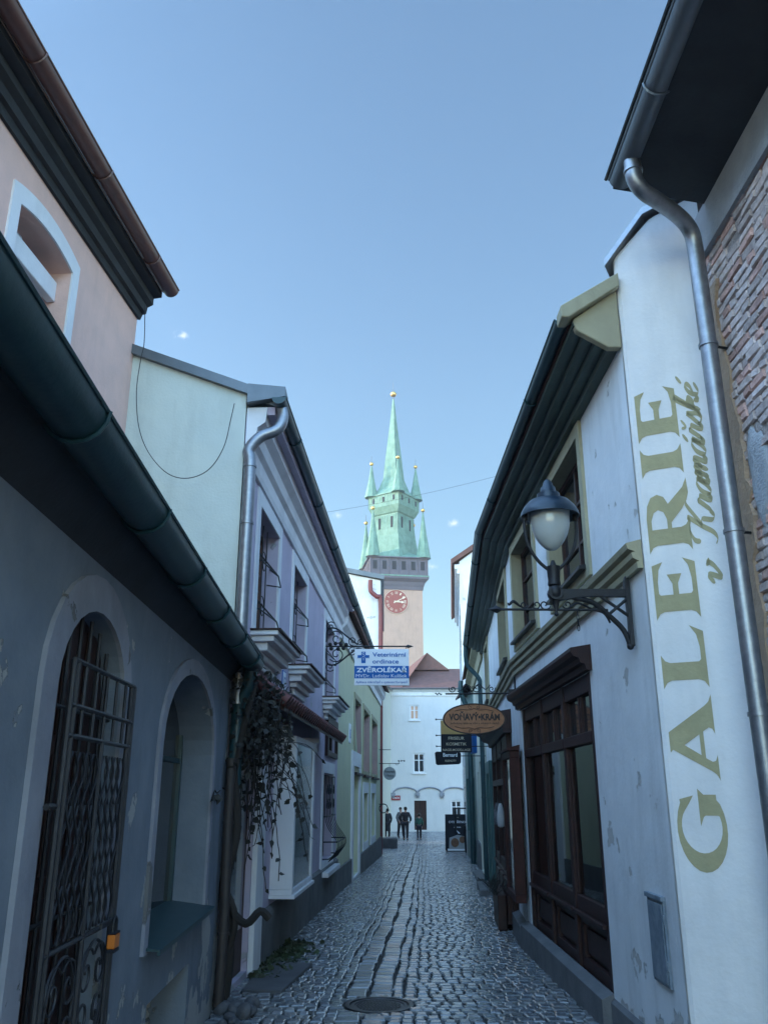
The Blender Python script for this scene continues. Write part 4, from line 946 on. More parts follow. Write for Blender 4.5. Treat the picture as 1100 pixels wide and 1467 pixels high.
# first shopfront
def shopfront(W, s0, s1, zb, zt_, n, off, z_pane0, z_pane1, z_tr1, wm='wood', deep=.25):
    mb = MB(); bw_ = .11
    step = (s1 - s0 - bw_) / n
    for k in range(n + 1):
        a = s0 + k * step; mb.wbox(W, a, a + bw_, off - .06, off + .018, zb, zt_)
    for k in range(n):
        a = s0 + k * step + bw_; b = s0 + (k + 1) * step
        mb.wbox(W, a, b, off - .1, off + .006, z_pane0 - .13, z_pane0); mb.wbox(W, a, b, off - .1, off + .02, z_pane1, z_pane1 + .10)
        mb.wbox(W, a, b, off - .1, off + .004, z_tr1, zt_); mb.wbox(W, a, b, off - .12, off - .06, zb, z_pane0 - .13)
        m_ = (a + b) / 2; mb.wbox(W, m_ - .03, m_ + .03, off - .08, off - .01, z_pane1 + .10, z_tr1)
        for (x0, x1) in ((a, m_ - .03), (m_ + .03, b)):
            mb.wbox(W, x0, x0 + .035, off - .07, off - .02, z_pane1 + .1, z_tr1); mb.wbox(W, x1 - .035, x1, off - .07, off - .02, z_pane1 + .1, z_tr1)
        mb.wbox(W, a, a + .035, off - .05, off - .01, z_pane0, z_pane1); mb.wbox(W, b - .035, b, off - .05, off - .01, z_pane0, z_pane1)
    sf = mb.build('shopfront', wm, gl_h, bev=.008)
    for k in range(n):
        pm = MB(); gm = MB(); gt = MB(); lg = MB(); a = s0 + k * step + bw_; b = s0 + (k + 1) * step; h = z_pane0 - .13 - zb
        ring(pm, W, rect(a + .01, b - .01, zb + .02, zb + h - .01), rect(a + .12, b - .12, zb + .12, zb + h - .10), off - .06, off - .01)
        pm.wbox(W, a + .16, b - .16, off - .06, off - .03, zb + .16, zb + h - .14)
        lg.wbox(W, a - .02, b + .02, off + .006, off + .05, z_pane0 - .16, z_pane0 - .125)
        lg.wbox(W, a - .02, b + .02, off + .006, off + .04, zb - .01, zb + .03)
        gm.wbox(W, a, b, off - .035, off - .03, z_pane0, z_pane1); gt.wbox(W, a, b, off - .05, off - .045, z_pane1 + .1, z_tr1)
        pm.build('lower_panel', wm, sf, bev=.006); gm.build('display_pane', 'glass_shop', sf); gt.build('transom_pane', 'glass', sf); lg.build('ledge', wm, sf, bev=.006)
    return sf
M['glass_shop'] = bpy.data.materials.new('shop window glass'); M['glass_shop'].use_nodes = True
n_ = M['glass_shop'].node_tree.nodes; l_ = M['glass_shop'].node_tree.links; n_.clear()
o_ = n_.new('ShaderNodeOutputMaterial'); gls = n_.new('ShaderNodeBsdfGlossy'); gls.inputs['Roughness'].default_value = .02; tr = n_.new('ShaderNodeBsdfTransparent'); tr.inputs[0].default_value = (.75, .82, .82, 1)
fz = n_.new('ShaderNodeFresnel'); fz.inputs[0].default_value = 2.5; ms = n_.new('ShaderNodeMixShader'); l_.new(fz.outputs[0], ms.inputs[0]); l_.new(tr.outputs[0], ms.inputs[1]); l_.new(gls.outputs[0], ms.inputs[2]); l_.new(ms.outputs[0], o_.inputs[0])
shopfront(WA, sA0, sA1, .06, 2.62, 3, -.02, .70, 2.02, 2.46)
mb = MB(); mb.prof(WA, sA0 - .10, sA1 + .08, [(0, 2.62), (.05, 2.62), (.06, 2.67), (.10, 2.68), (.11, 2.72), (.16, 2.74), (.18, 2.78), (.18, 2.81), (0, 2.84)]); mb.build('shop_hood', 'wood', gl_h)
# interior of the first shop: side cheeks, back panel, goods
mb = MB(); mb.wbox(WA, sA0, sA1, -1.1, -1.06, 0, 2.6); mb.wbox(WA, sA0, sA1, -1.05, -.08, .52, .6); mb.build('shop_interior', 'curtain', gl_h)
stp = (sA1 - sA0 - .11) / 3
b0_ = sA0 + stp * 1
mb = MB(); mb.wbox(WA, b0_ + .2, b0_ + stp + .02, -.30, -.28, .62, 2.0); mb.build('window_backdrop', 'cream', gl_h)
text('galerie', 'galtext', gl_h, WA.pt(b0_ + .3, 1.72, -.27), (*(WA.u * -1), 0), (0, 0, 1), None, .09, 0, 0)
a0 = sA0 + .12
mb = MB(); mb.wbox(WA, a0 + .06, a0 + .95, -.26, -.24, 1.78, 1.94); bnr = mb.build('window_banner', 'sign_white', gl_h)
text('OTEVŘENO', 'sign_blue', bnr, WA.pt(a0 + .9, 1.815, -.235), (*(WA.u * -1), 0), (0, 0, 1), .78, .09, 0, .01)
for k, (s_, zz, hh, m_) in enumerate(((a0 + .25, .6, .5, 'doll_white'), (a0 + .6, .6, .35, 'wood_red'), (a0 + .85, .6, .6, 'tealdoor'), (b0_ + .15, .6, .3, 'cement'), (b0_ + .35, .6, .22, 'sign_cream'), (b0_ + stp * 1.3, .6, .55, 'doll_white'), (b0_ + stp * 1.7, .6, .4, 'ochre'))):
    p = WA.pt(s_, zz, -.2); t = thing('vase', p, ('white', 'red', 'tall teal', 'grey', 'small cream', 'white slender', 'ochre')[k] + ' vase on display behind pane number %s of the large shopfront' % ('one', 'one', 'one', 'two', 'two', 'three', 'three')[k], 'vase', 'vases in the shop window')
    mb = MB(); mb.lathe(p, [(.05, 0), (.09, hh * .25), (.10, hh * .45), (.05, hh * .75), (.035, hh * .85), (.06, hh)], 20); mb.build('body', m_, t, smooth=True)
# second shopfront
shopfront(WB, sB0, sB1, -.18, 2.45, 3, .06, .58, 1.72, 2.16)
mb = MB(); mb.prof(WB, sB0 - .15, sB1 + .1, [(0, 2.44), (.12, 2.44), (.14, 2.52), (.26, 2.56), (.28, 2.64), (.36, 2.68), (.36, 2.72), (0, 2.78)]); mb.build('shop_hood', 'wood', gl_h)
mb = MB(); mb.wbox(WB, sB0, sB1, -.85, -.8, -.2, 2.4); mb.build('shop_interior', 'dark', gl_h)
mb = MB()
for k in range(3):
    a = sB0 + .2 + k * .9; mb.wbox(WB, a, a + .7, .06, .15, -.16, .42)
mb.build('counter_box', 'wood', gl_h, bev=.01)
# door in the second shop corner
mb = MB(); mb.wbox(WB, dB0, dB1, -.2, -.12, -.5, 2.0); dd = mb.build('door', 'tealdoor', gl_h)
mb = MB(); ring(mb, WB, rect(dB0 - .25, dB1 + .3, gz(19) - .01, 2.25), rect(dB0, dB1, gz(19) + .02, 2.0), 0, .08); mb.build('door_surround', 'tealdoor', gl_h, bev=.01)
mb = MB(); mb.wbox(WB, dB0 + .2, dB1 - .2, -.12, -.11, .4, 1.8); mb.build('door_glass', 'glass', dd)
mb = MB(); mb.wbox(WB, dB0 - .3, dB1 + .3, 0, .35, gz(19) - .1, gz(19) + .1); mb.build('door_step', 'plinth', gl_h, bev=.01)
# GALERIE lettering
def arcp(cx, cy, rx, ry, a0, a1, n=18): return [(cx + rx * math.cos(R(a0 + (a1 - a0) * i / n)), cy + ry * math.sin(R(a0 + (a1 - a0) * i / n))) for i in range(n + 1)]
G_ = arcp(.55, .5, .55, .52, 52, 305) + [(.92, .14), (.99, .14), (.99, .40), (1.07, .52), (.58, .52), (.70, .44), (.72, .40), (.72, .14)] + arcp(.58, .5, .34, .42, 292, 64) + [(.78, .83), (.88, .72), (.98, .62), (.93, .92)]
E_ = [(0, 0), (.84, 0), (.92, .28), (.80, .16), (.60, .11), (.40, .11), (.37, .15), (.37, .43), (.54, .43), (.68, .33), (.68, .67), (.54, .56), (.37, .56), (.37, .85), (.40, .89), (.58, .89), (.76, .85), (.88, .74), (.83, 1), (0, 1), (.09, .91), (.12, .8), (.12, .2), (.09, .09)]
L_ = [(0, 0), (.80, 0), (.90, .30), (.76, .16), (.58, .11), (.40, .11), (.37, .16), (.37, .8), (.40, .91), (.49, 1), (0, 1), (.09, .91), (.12, .8), (.12, .2), (.09, .09)]
I_ = [(0, 0), (.49, 0), (.40, .09), (.37, .2), (.37, .8), (.40, .91), (.49, 1), (0, 1), (.09, .91), (.12, .8), (.12, .2), (.09, .09)]
A_ = [(0, 0), (.34, 0), (.26, .05), (.25, .12), (.30, .25), (.66, .25), (.71, .12), (.69, .05), (.62, 0), (1.16, 0), (1.06, .07), (1.0, .18), (.66, 1), (.38, 1), (.42, .94), (.13, .16), (.08, .06)]
Ah = [(.34, .34), (.62, .34), (.48, .68)]
R_ = [(0, 0), (.49, 0), (.40, .09), (.37, .2), (.37, .42), (.46, .42), (.66, .14), (.78, .02), (.90, -.04), (1.14, -.02), (1.0, .08), (.76, .46), (.88, .55), (.93, .70), (.89, .86), (.76, .96), (.56, 1), (0, 1), (.09, .91), (.12, .8), (.12, .2), (.09, .09)]
Rh = [(.37, .52), (.52, .52), (.64, .59), (.68, .71), (.64, .82), (.52, .89), (.37, .89)]
glyphs = [([G_], 1.07), ([A_, Ah], 1.16), ([L_], .90), ([E_], .92), ([R_, Rh], 1.12), ([I_], .49), ([E_], .92)]
sb = (GA.pix(1042, 1170)[0] + GA.pix(963, 570)[0]) / 2; stp_ = (GA.pix(972, 1170)[0] + GA.pix(908, 590)[0]) / 2
zlo_ = GA.pix(1005, 1250)[1]; zhi_ = GA.pix(935, 556)[1]
cap = sb - stp_; tot = sum(g[1] for g in glyphs); gap = .10; tot += gap * 6; lx = (zhi_ - zlo_) / tot
lt = MB(); cur = zlo_
for loops, wd in glyphs:
    lt.poly([[GA.pt(sb - q[1] * cap, cur + q[0] * lx, .003) for q in lp] for lp in loops]); cur += (wd + gap) * lx
lt.build('lettering', 'galtext', gl_h)
# script lettering
def ribbon(mb, pts, base_s, z0, sc_s, sc_z, wmin=.028, wmax=.13):
    pp = smoothpts([Vector((x_, y_, 0)) for x_, y_ in pts], 7); L2 = []; R2 = []
    for i, p in enumerate(pp):
        d = (pp[min(i + 1, len(pp) - 1)] - pp[max(i - 1, 0)]).normalized(); k = abs(d.dot(Vector((.35, .94, 0)))); w_ = wmin + (wmax - wmin) * k ** 2
        e = min(1, i / 3 + .3, (len(pp) - 1 - i) / 3 + .3); nn = Vector((-d.y, d.x, 0)) * w_ * e; L2.append(p + nn); R2.append(p - nn)
    k = len(mb.v)
    for a, b in zip(L2, R2):
        for q in (a, b): mb.v.append(GA.pt(base_s - q.y * sc_s, z0 + q.x * sc_z, .003))
    for i in range(len(pp) - 1): mb.f.append((k + 2 * i, k + 2 * i + 1, k + 2 * i + 3, k + 2 * i + 2))
sn = .33
def slant(pts): return [(x_ + y_ * sn, y_) for x_, y_ in pts]
LT = {
 'v': ([[(-.1, .55), (.12, .95), (.25, .8), (.3, .1), (.42, .02), (.75, .5), (.8, .9), (.7, .98), (.8, .8), (1.0, .85)]], 1.0),
 'K': ([[(-.35, 1.2), (-.4, 1.65), (0, 1.95), (.45, 1.85), (.62, 1.95), (.45, 1.0), (.35, .2), (.1, -.05), (-.2, .1)], [(1.35, 1.95), (1.2, 1.98), (.55, 1.05), (.5, 1.0), (.8, .9), (.95, .2), (1.2, 0), (1.4, .3)]], 1.4),
 'r': ([[(0, .1), (.25, .95), (.28, 1.05), (.45, .9), (.55, .85), (.5, .3), (.6, 0), (.85, .3)]], .75),
 'a': ([[(.62, .85), (.4, 1), (.1, .7), (.05, .2), (.25, 0), (.5, .3), (.68, .95), (.62, .3), (.7, 0), (.95, .3)]], .85),
 'm': ([[(-.05, .5), (.12, 1), (.15, .6), (.1, 0)], [(.12, .4), (.4, 1), (.5, .8), (.45, 0)], [(.47, .4), (.75, 1), (.87, .8), (.82, .15), (.95, 0), (1.15, .3)]], 1.15),
 's': ([[(-.05, .1), (.3, .9), (.38, 1.1), (.45, .7), (.55, .3), (.4, .0), (.15, .1), (.5, .05), (.75, .35)]], .7),
 'k': ([[(0, .3), (.3, 1.5), (.4, 1.95), (.25, 1.9), (.12, 1), (.1, 0)], [(.12, .35), (.4, .95), (.58, .85), (.45, .55), (.2, .5), (.5, .4), (.62, .05), (.85, .3)]], .8),
 'e': ([[(.05, .4), (.4, .6), (.5, .85), (.35, 1), (.08, .7), (.08, .2), (.3, 0), (.7, .3)]], .65),
}
ss = MB(); seq = ['v', ' ', 'K', 'r', 'a', 'm', "a'", 'rv', 's', 'k', "e'"]
zs0 = GA.pix(1022, 838)[1]; zs1 = GA.pix(986, 545)[1]
units = sum(1.05 if c == ' ' else LT[c[0]][1] for c in seq) + .3
scz = (zs1 - zs0) / units; bs = (GA.pix(1026, 800)[0] + GA.pix(998, 560)[0]) / 2; scs = scz * .95; cur = 0
bs += .012; scs = (bs - GA.pix(985, 770)[0]) / 2.15
for c in seq:
    if c == ' ': cur += 1.05; continue
    for stx in LT[c[0]][0]: ribbon(ss, [(x_ + cur, y_) for x_, y_ in slant(stx)], bs, zs0, scs, scz)
    if c.endswith("'"): ribbon(ss, [(x_ + cur, y_) for x_, y_ in slant([(.45, 1.25), (.75, 1.65)])], bs, zs0, scs, scz, .07, .1)
    if c == 'rv': ribbon(ss, [(x_ + cur, y_) for x_, y_ in slant([(.2, 1.65), (.38, 1.3), (.65, 1.65)])], bs, zs0, scs, scz, .05, .08)
    cur += LT[c[0]][1]
ss.build('script_lettering', 'galtext', gl_h)
# meter box
a0, z0 = WA.pix(964, 1412); a1, z1 = WA.pix(930, 1285)
zlo2, zhi2 = WA.pix(964, 1418)[1], WA.pix(960, 1290)[1]
a0, a1 = min(a0, a1), max(a0, a1)
mb = MB(); mb.wbox(WA, a0, a1, 0, .02, zlo2, zhi2); mx_ = mb.build('meter_box', 'meter', gl_h, bev=.004)
mb = MB(); mb.wbox(WA, a0 + .02, a1 - .02, .02, .028, zlo2 + .02, zhi2 - .04); mb.wbox(WA, a0 - .01, a1 + .01, 0, .035, zhi2 - .02, zhi2 + .01)
for zz in (zlo2 + .1, zhi2 - .16): mb.tube([WA.pt(a0 - .004, zz, .022), WA.pt(a0 - .004, zz + .06, .022)], .008, 6)
mb.build('meter_door', 'meter', mx_, bev=.004)

# ---- brick house at far right
br = thing('brick_house', (3.5, 2, 0), 'bare brick house at the right edge with deep dark eaves and grey gutter', 'house')
BT = 5.72
mb = MB(); mb.box(2.408, 7, -2, 5.44, -.3, BT); mb.build('wall_core', 'mortar', br)
mb = MB(); rb = random.Random(5); z = -.2; rw = 0
def patch(y_, z_):   # areas of cement / bare mortar
    for (py, pz, ry, rz_) in ((5.05, 3.55, .16, .36), (4.9, 2.2, .22, .45), (5.25, 1.5, .12, .4)):
        if ((y_ - py) / ry) ** 2 + ((z_ - pz) / rz_) ** 2 < 1: return True
    return False
while z < BT - .32:
    y_ = -2 + (rw % 2) * .13 + rb.random() * .05; hh = .054 + rb.random() * .006
    while y_ < 5.40:
        L2 = .21 if rb.random() < .6 else .105; L2 *= .92 + rb.random() * .14
        if not patch(y_ + L2 / 2, z + .03) and rb.random() > .04 and y_ > 1.5:
            pro = rb.gauss(.0, .0035); v = .78 + rb.random() * .52; wr = rb.random()
            c = (v * (1.05 if wr < .25 else 1), v * (.78 if wr < .25 else .98), v * (.74 if wr < .25 else 1.02))
            yb_ = min(y_ + L2, 5.43); tl = rb.gauss(0, .004)
            e = .006
            x_ = 2.392 - pro
            k = len(mb.v)
            for (xx, ins) in ((2.45, 0), (x_ + .012, 0), (x_, e)):
                for (yy, zz) in ((y_ + ins, z + ins + tl), (yb_ - ins, z + ins - tl), (yb_ - ins, z + hh - ins - tl), (y_ + ins, z + hh - ins + tl)):
                    mb.v.append(Vector((xx + rb.gauss(0, .003), yy + rb.gauss(0, .002), zz + rb.gauss(0, .002)))); mb.c.append(c)
            for a in range(2):
                for q in range(4): mb.f.append((k + a * 4 + q, k + a * 4 + (q + 1) % 4, k + a * 4 + 4 + (q + 1) % 4, k + a * 4 + 4 + q))
            mb.f.append((k + 8, k + 9, k + 10, k + 11))
        y_ += L2 + .012
    z += hh + .011; rw += 1
mb.build('brickwork', 'brick', br)
def blob(cy, cz, ry, rz_, x_, m, nm, seed):
    r_ = random.Random(seed); mb = MB(); N = 22; rings = 5; k0 = 0; ph_ = [r_.random() * 6 for _ in range(4)]
    vs2 = [Vector((x_, cy, cz))]
    for i in range(1, rings + 1):
        for j in range(N):
            t = 2 * math.pi * j / N; f = i / rings; wob = 1 + .14 * math.sin(3 * t + ph_[0]) + .10 * math.sin(7 * t + ph_[1])
            vs2.append(Vector((x_ + (.0 if i < rings - 1 else (.012 if i < rings else .05)) + r_.gauss(0, .003), cy + ry * f * wob * math.cos(t), cz + rz_ * f * wob * math.sin(t))))
    fs = [(0, 1 + j, 1 + (j + 1) % N) for j in range(N)]
    for i in range(rings - 1):
        for j in range(N): fs.append((1 + i * N + j, 1 + i * N + (j + 1) % N, 1 + (i + 1) * N + (j + 1) % N, 1 + (i + 1) * N + j))
    mb.add(vs2, fs); return mb.build(nm, m, br, smooth=True)
for i, (py, pz, ry, rz_) in enumerate(((5.05, 3.55, .17, .38), (4.9, 2.2, .24, .47), (5.25, 1.5, .14, .42))): blob(py, pz, ry, rz_, 2.385, 'cement', 'cement_patch', i)
mb = MB(); r_ = random.Random(9)       # broken ochre render strip beside the pier
pts = []
zz = 5.1
vs2 = []; 
while zz > -.3: vs2.append((5.23 + .03 * math.sin(zz * 3) + r_.gauss(0, .03), zz)); zz -= .09
mb.poly([[Vector((2.375, 5.45, 5.1))] + [Vector((2.375, a, b)) for a, b in vs2] + [Vector((2.375, 5.45, -.3))]], back=(.06, 0, 0)); mb.build('render_edge', 'sandrender', br)
mb = MB(); mb.box(2.36, 2.43, -2, 5.46, BT - .33, BT + .02); mb.build('wall_plate_band', 'cement', br)
mb = MB(); mb.hexa([(1.70, -2, 5.86), (2.5, -2, 5.70), (2.5, 5.2, 5.70), (1.70, 5.2, 5.86), (1.70, -2, 5.93), (6, -2, 8.6), (6, 5.2, 8.6), (1.70, 5.2, 5.93)]); mb.build('roof', 'soffit', br)
gutter(br, (1.745, -2, 5.93), (1.745, 5.15, 5.90), .085, 'zinc_dark' if 'zinc_dark' in M else 'sheet', (-1, 0), 1.6)
mb = MB(); mb.tube([(1.645, -2, 5.95), (1.645, 5.17, 5.92)], .014, 6); mb.build('gutter_bead', 'iron', br)
pp = GA.pt(GA.L - .01, 0, .10)
def PP(px, py, t): return P(px, py, t)
downpipe(br, [(1.75, 4.88, 5.87), (1.75, 4.88, 5.76), (1.76, 4.89, 5.68), (1.82, 4.92, 5.61), (1.96, 5.0, 5.58), (2.12, 5.1, 5.54), (2.22, 5.17, 5.47), (2.25, 5.2, 5.32), (2.25, 5.2, 4.9), (2.25, 5.2, 3.5), (2.25, 5.2, 1.9), (2.25, 5.2, -.2)], .058, 'zinc', [(2.25, 5.2, 4.55), (2.25, 5.2, 3.2), (2.25, 5.2, 2.05), (1.75, 4.88, 5.75)])
mb = MB()
for zz in (4.55, 3.2): mb.tube([(2.25, 5.2, zz), (2.42, 5.25, zz)], .010, 6)
mb.build('pipe_clip', 'iron', br)

# ---- cream house and far right houses
ch = thing('cream_house', (3.2, 25, gz(25)), 'cream house with an ochre framed doorway behind the hanging signs', 'house')
CZ = 5.2
dC = rect(WC.S(22.3), WC.S(24.2), gz(23) + .1, 2.4); wC = rect(WC.S(22.5), WC.S(23.6), 3.3, 4.5); wC2 = rect(WC.S(25.4), WC.S(26.6), 3.3, 4.5); dC2 = rect(WC.S(25.5), WC.S(27.5), .2, 2.2)
mb = MB(); facade(mb, WC, [(0, -.8), (WC.L, -.8), (WC.L, CZ), (0, CZ)], [dC, wC, wC2, dC2], .3); fillet(ch, WC, 0, WC.L, -.8, CZ, 5, mb); mb.build('wall', 'cream', ch)
for q in (wC, wC2): window(ch, WC, q[0][0], q[1][0], q[0][1], q[2][1], -.2, 2, 2, .08, 'trim_white', 'glass')
mb = MB(); mb.wbox(WC, dC[0][0], dC[1][0], -.12, -.08, -.5, 2.4); mb.build('door', 'ochre', ch)
mb = MB(); ring(mb, WC, rect(dC[0][0] - .2, dC[1][0] + .2, -.45, 2.6), rect(dC[0][0], dC[1][0], gz(23) + .1, 2.4), 0, .07); mb.build('door_surround', 'cream', ch, bev=.01)
window(ch, WC, dC2[0][0], dC2[1][0], .2, 2.2, -.2, 2, 1, .1, 'wood', 'glass')
mb = MB(); mb.wbox(WC, dC[0][0] - .3, dC[1][0] + .3, .02, .3, gz(23) - .15, gz(23) + .06); mb.build('door_step', 'plinth', ch)
mb = MB(); mb.prof(WC, 0, WC.L, [(0, CZ - .4), (.05, CZ - .4), (.1, CZ - .2), (.25, CZ - .1), (.25, CZ), (0, CZ)]); mb.build('cornice', 'olive', ch)
roof(ch, WC, 0, WC.L, CZ + .01, .35, 5, CZ + 1.8, 'roof_tile')
mb = MB(); mb.wbox(WC, 0, dC[0][0] - .2, 0, .06, -.8, .2); mb.wbox(WC, dC[1][0] + .2, WC.L, 0, .06, -.8, .2); mb.build('plinth', 'plinth', ch)
q = WC.pt(WC.L - .1, CZ, .4)
downpipe(ch, [q, q + Vector((0, 0, -.4)), WC.pt(WC.L - .1, CZ - 1.0, .18), WC.pt(WC.L - .1, CZ - 1.4, .16), WC.pt(WC.L - .1, 2, .16), WC.pt(WC.L - .1, gz(29), .16)], .085, 'gut_green', [WC.pt(WC.L - .1, 3, .16), WC.pt(WC.L - .1, 1, .16)])
fh = thing('tall_white_house', (5, 36, gz(36)), 'tall white house with a cut roof edge behind the cream house on the right', 'house')
FZ = 10.6
fy0 = 33.5; WH = Wall(3.08, fy0, 4.0, 45.0, -1)
mb = MB(); mb.add([(3.08, fy0, -1), (8.5, fy0, -1), (8.5, fy0, FZ + 1.6), (4.3, fy0, FZ + .9), (3.08, fy0, FZ)], [(0, 1, 2, 3, 4)])
mb.add([WH.pt(0, -1), WH.pt(WH.L, -1), WH.pt(WH.L, FZ), WH.pt(0, FZ)], [(0, 1, 2, 3)])
mb.add([WH.pt(WH.L, -1), (9, 45, -1), (9, 45, FZ + 1), WH.pt(WH.L, FZ)], [(0, 1, 2, 3)])
mb.build('wall', 'plaster_white', fh)
mb = MB(); mb.poly([[Vector((2.75, fy0 - .15, FZ - .12)), Vector((4.3, fy0 - .15, FZ + .92)), Vector((8.6, fy0 - .15, FZ + 1.62)), Vector((8.6, fy0 - .15, FZ + 1.8)), Vector((4.25, fy0 - .15, FZ + 1.12)), Vector((2.72, fy0 - .15, FZ + .06))]], back=(.9, 11.8, 0)); mb.build('roof', 'roof_tile', fh)
mb = MB()
for k, o_ in enumerate((.10, .20)): mb.wbox(WH, 0, WH.L, 0, o_, FZ - .5 + k * .2, FZ - .31 + k * .2)
mb.build('cornice', 'trim_white', fh)
for (a, b) in ((.8, 1.9), (3.2, 4.3), (5.6, 6.7)):
    for (lo, hi) in ((1.0, 2.6), (4.2, 6.0), (7.4, 9.0)): mb = MB(); mb.wbox(WH, a, b, -.04, .012, lo, hi); mb.build('window', 'glass', fh)
lw = thing('low_link_house', (3.4, 31, gz(31)), 'low dark teal shop bay between the cream house and the tall white house', 'house')
WK = Wall(3.0, 29.0, 3.08, 33.5, -1)
mb = MB(); facade(mb, WK, [(0, -1), (WK.L, -1), (WK.L, 5), (0, 5)], [rect(.6, 2.2, gz(30) + .05, 2.1), rect(2.7, 4.1, .3, 2.1)], .3); fillet(lw, WK, 0, WK.L, -1, 5, 4, mb); mb.build('wall', 'tealdoor', lw)
mb = MB(); mb.wbox(WK, .6, 2.2, -.3, -.25, -.6, 2.1); mb.build('door', 'wood_red', lw)
window(lw, WK, 2.7, 4.1, .3, 2.1, -.25, 2, 2, .08, 'wood', 'glass')
roof(lw, WK, 0, WK.L, 5.01, .3, 4, 6.4, 'roof_tile')

# ================================================================== THINGS
X, Z, Y3 = Vector((1, 0, 0)), Vector((0, 0, 1)), Vector((0, 1, 0))
# ---- street lamp on the gallery wall
ly = 6.07; lx0 = P(795, 850, ly).x; lz = P(795, 850, ly).z
lc = P(787, 740, ly).x
LB = Wall(1.80, ly, 0, ly, -1)   # plane across the street
lamp = thing('street_lamp', (1.8, ly, lz), 'dark enamel street lamp with milky teardrop globe on an iron wall bracket above the shopfront', 'street lamp')
def zz_(py): return P(787, py, ly).z
cxl = (lc + lx0) / 2
mb = MB(); r = .215
zb = zz_(741)
mb.lathe((lc, ly, 0), [(.02, zz_(690) + .01), (.035, zz_(692)), (.04, zz_(697)), (.055, zz_(699)), (.06, zz_(706)), (.085, zz_(708)), (.09, zz_(716)), (.15, zz_(719)), (.19, zz_(727)), (r, zz_(735)), (r + .005, zb), (r - .02, zb + .004), (.16, zb + .05), (.05, zb + .09)], 40); cp = mb.build('cap', 'lampblue', lamp, smooth=True)
mb = MB()
prof_ = [(.001, zz_(789))] + [(.147 * math.sin(math.pi / 2 * (i / 12) ** .8) ** .9, zz_(790) + (zz_(742) - zz_(790)) * (i / 12) ** 1.15) for i in range(1, 13)]
prof_ += [(.15, zb + .04)]
mb.lathe((lc, ly, 0), prof_, 36); mb.build('globe', 'globe', lamp, smooth=True)
mb = MB()
zc_ = zz_(822)
for sgn in (1, -1):
    mb.tube(smoothpts([(lc + sgn * .195, ly, zb + .0), (lc + sgn * .19, ly, zz_(765)), (lc + sgn * .165, ly, zz_(785)), (lc + sgn * .10, ly, zz_(805)), (lx0 * .5 + lc * .5, ly, zc_)], 6), .013, 8)
    mb.tube([(lc + sgn * .19, ly, zb + .02), (lc + sgn * .19, ly, zb - .03)], .022, 8)
mb.build('yoke', 'iron', lamp, smooth=True)
mb = MB(); xm = (lx0 + lc) / 2
mb.lathe((xm, ly, 0), [(.03, zz_(842)), (.05, zz_(838)), (.045, zz_(832)), (.05, zz_(818)), (.055, zz_(812)), (.03, zz_(812)), (.012, zz_(803))], 10)
mb.lathe((lx0, ly, 0), [(.008, zz_(883)), (.018, zz_(880)), (.01, zz_(876)), (.02, zz_(868)), (.03, zz_(858)), (.045, zz_(855)), (.05, zz_(848)), (.045, zz_(842)), (.03, zz_(838))], 14)
mb.build('crown_socket', 'iron', lamp, smooth=True)
mb = MB(); xw = 1.80
zt_ = lz + .03
mb.poly([[Vector((lx0, ly - .02, zt_)), Vector((xw, ly - .02, zt_)), Vector((xw, ly - .02, zt_ - .06)), Vector((lx0 + .25, ly - .02, zt_ - .055)), Vector((lx0 + .1, ly - .02, zt_ - .075)), Vector((lx0, ly - .02, zt_ - .09))]], back=(0, .04, 0))
mb.poly([[Vector((xw, ly - .025, zt_ + .11)), Vector((xw, ly - .025, zt_ - .42)), Vector((xw - .035, ly - .025, zt_ - .42)), Vector((xw - .03, ly - .025, zt_ - .2)), Vector((xw - .04, ly - .025, zt_ + .05)), Vector((xw - .02, ly - .025, zt_ + .11))]], back=(0, .05, 0))
cur_ = smoothpts([(lx0 + .12, ly, zt_ - .06), (lx0 + .27, ly, zt_ - .10), (xw - .16, ly, zt_ - .20), (xw - .07, ly, zt_ - .30), (xw - .03, ly, zt_ - .41)], 6)
mb.tube(cur_, .02, 6); mb.tube([(xw - .22, ly, zt_ - .05), (xw - .02, ly, zt_ - .20)], .013, 6); mb.tube([(xw - .02, ly, zt_ - .07), (xw - .17, ly, zt_ - .19)], .013, 6)
mb.tube([(lx0, ly - .035, zt_ - .03), (lx0, ly + .035, zt_ - .03)], .055, 14); mb.ball((xw - .03, ly, zt_ - .42), .025, 8)
mb.build('bracket', 'iron', lamp, smooth=True, bev=.003)
# ornamental sign bar under the lamp
zr2 = P(760, 873, ly).z
mb = MB(); xl = P(708, 873, ly).x
mb.tube([(xl, ly, zr2), (xw - .17, ly, zr2 - .005)], .009, 8)
mb.tube([(P(697, 873, ly).x, ly, zr2), (P(703, 873, ly).x, ly, zr2), (P(711, 873, ly).x, ly, zr2), (P(719, 873, ly).x, ly, zr2)], [.002, .008, .03, .006], 4)
for (pxx, rr, s1_, up_) in ((750, .022, 1, 1), (768, .028, -1, 1), (780, .034, 1, 1), (812, .028, -1, 1)):
    p = P(pxx, 866, ly); mb.tube(spiral((p.x, ly, zr2 + .035), X * s1_, Z, .006, rr * 1.25, -1.2, 1.15, 20), .0055, 6)
p = P(735, 866, ly); mb.tube(smoothpts([(p.x - .04, ly, zr2 + .05), (p.x - .03, ly, zr2 + .035), (p.x, ly, zr2 + .06), (p.x + .04, ly, zr2 + .03), (p.x + .07, ly, zr2 + .01)], 5), [.003 + .009 * math.sin(math.pi * i / 20) for i in range(21)], 6)
mb.tube(smoothpts([(P(818, 0, ly).x * 0 + 1.36, ly, zr2 + .02), (1.42, ly, zr2 + .045), (1.52, ly, zr2 + .0), (1.60, ly, zr2 - .03), (1.64, ly, zr2 - .10)], 5), .008, 6)
mb.build('scroll_bar', 'iron', lamp, smooth=True)
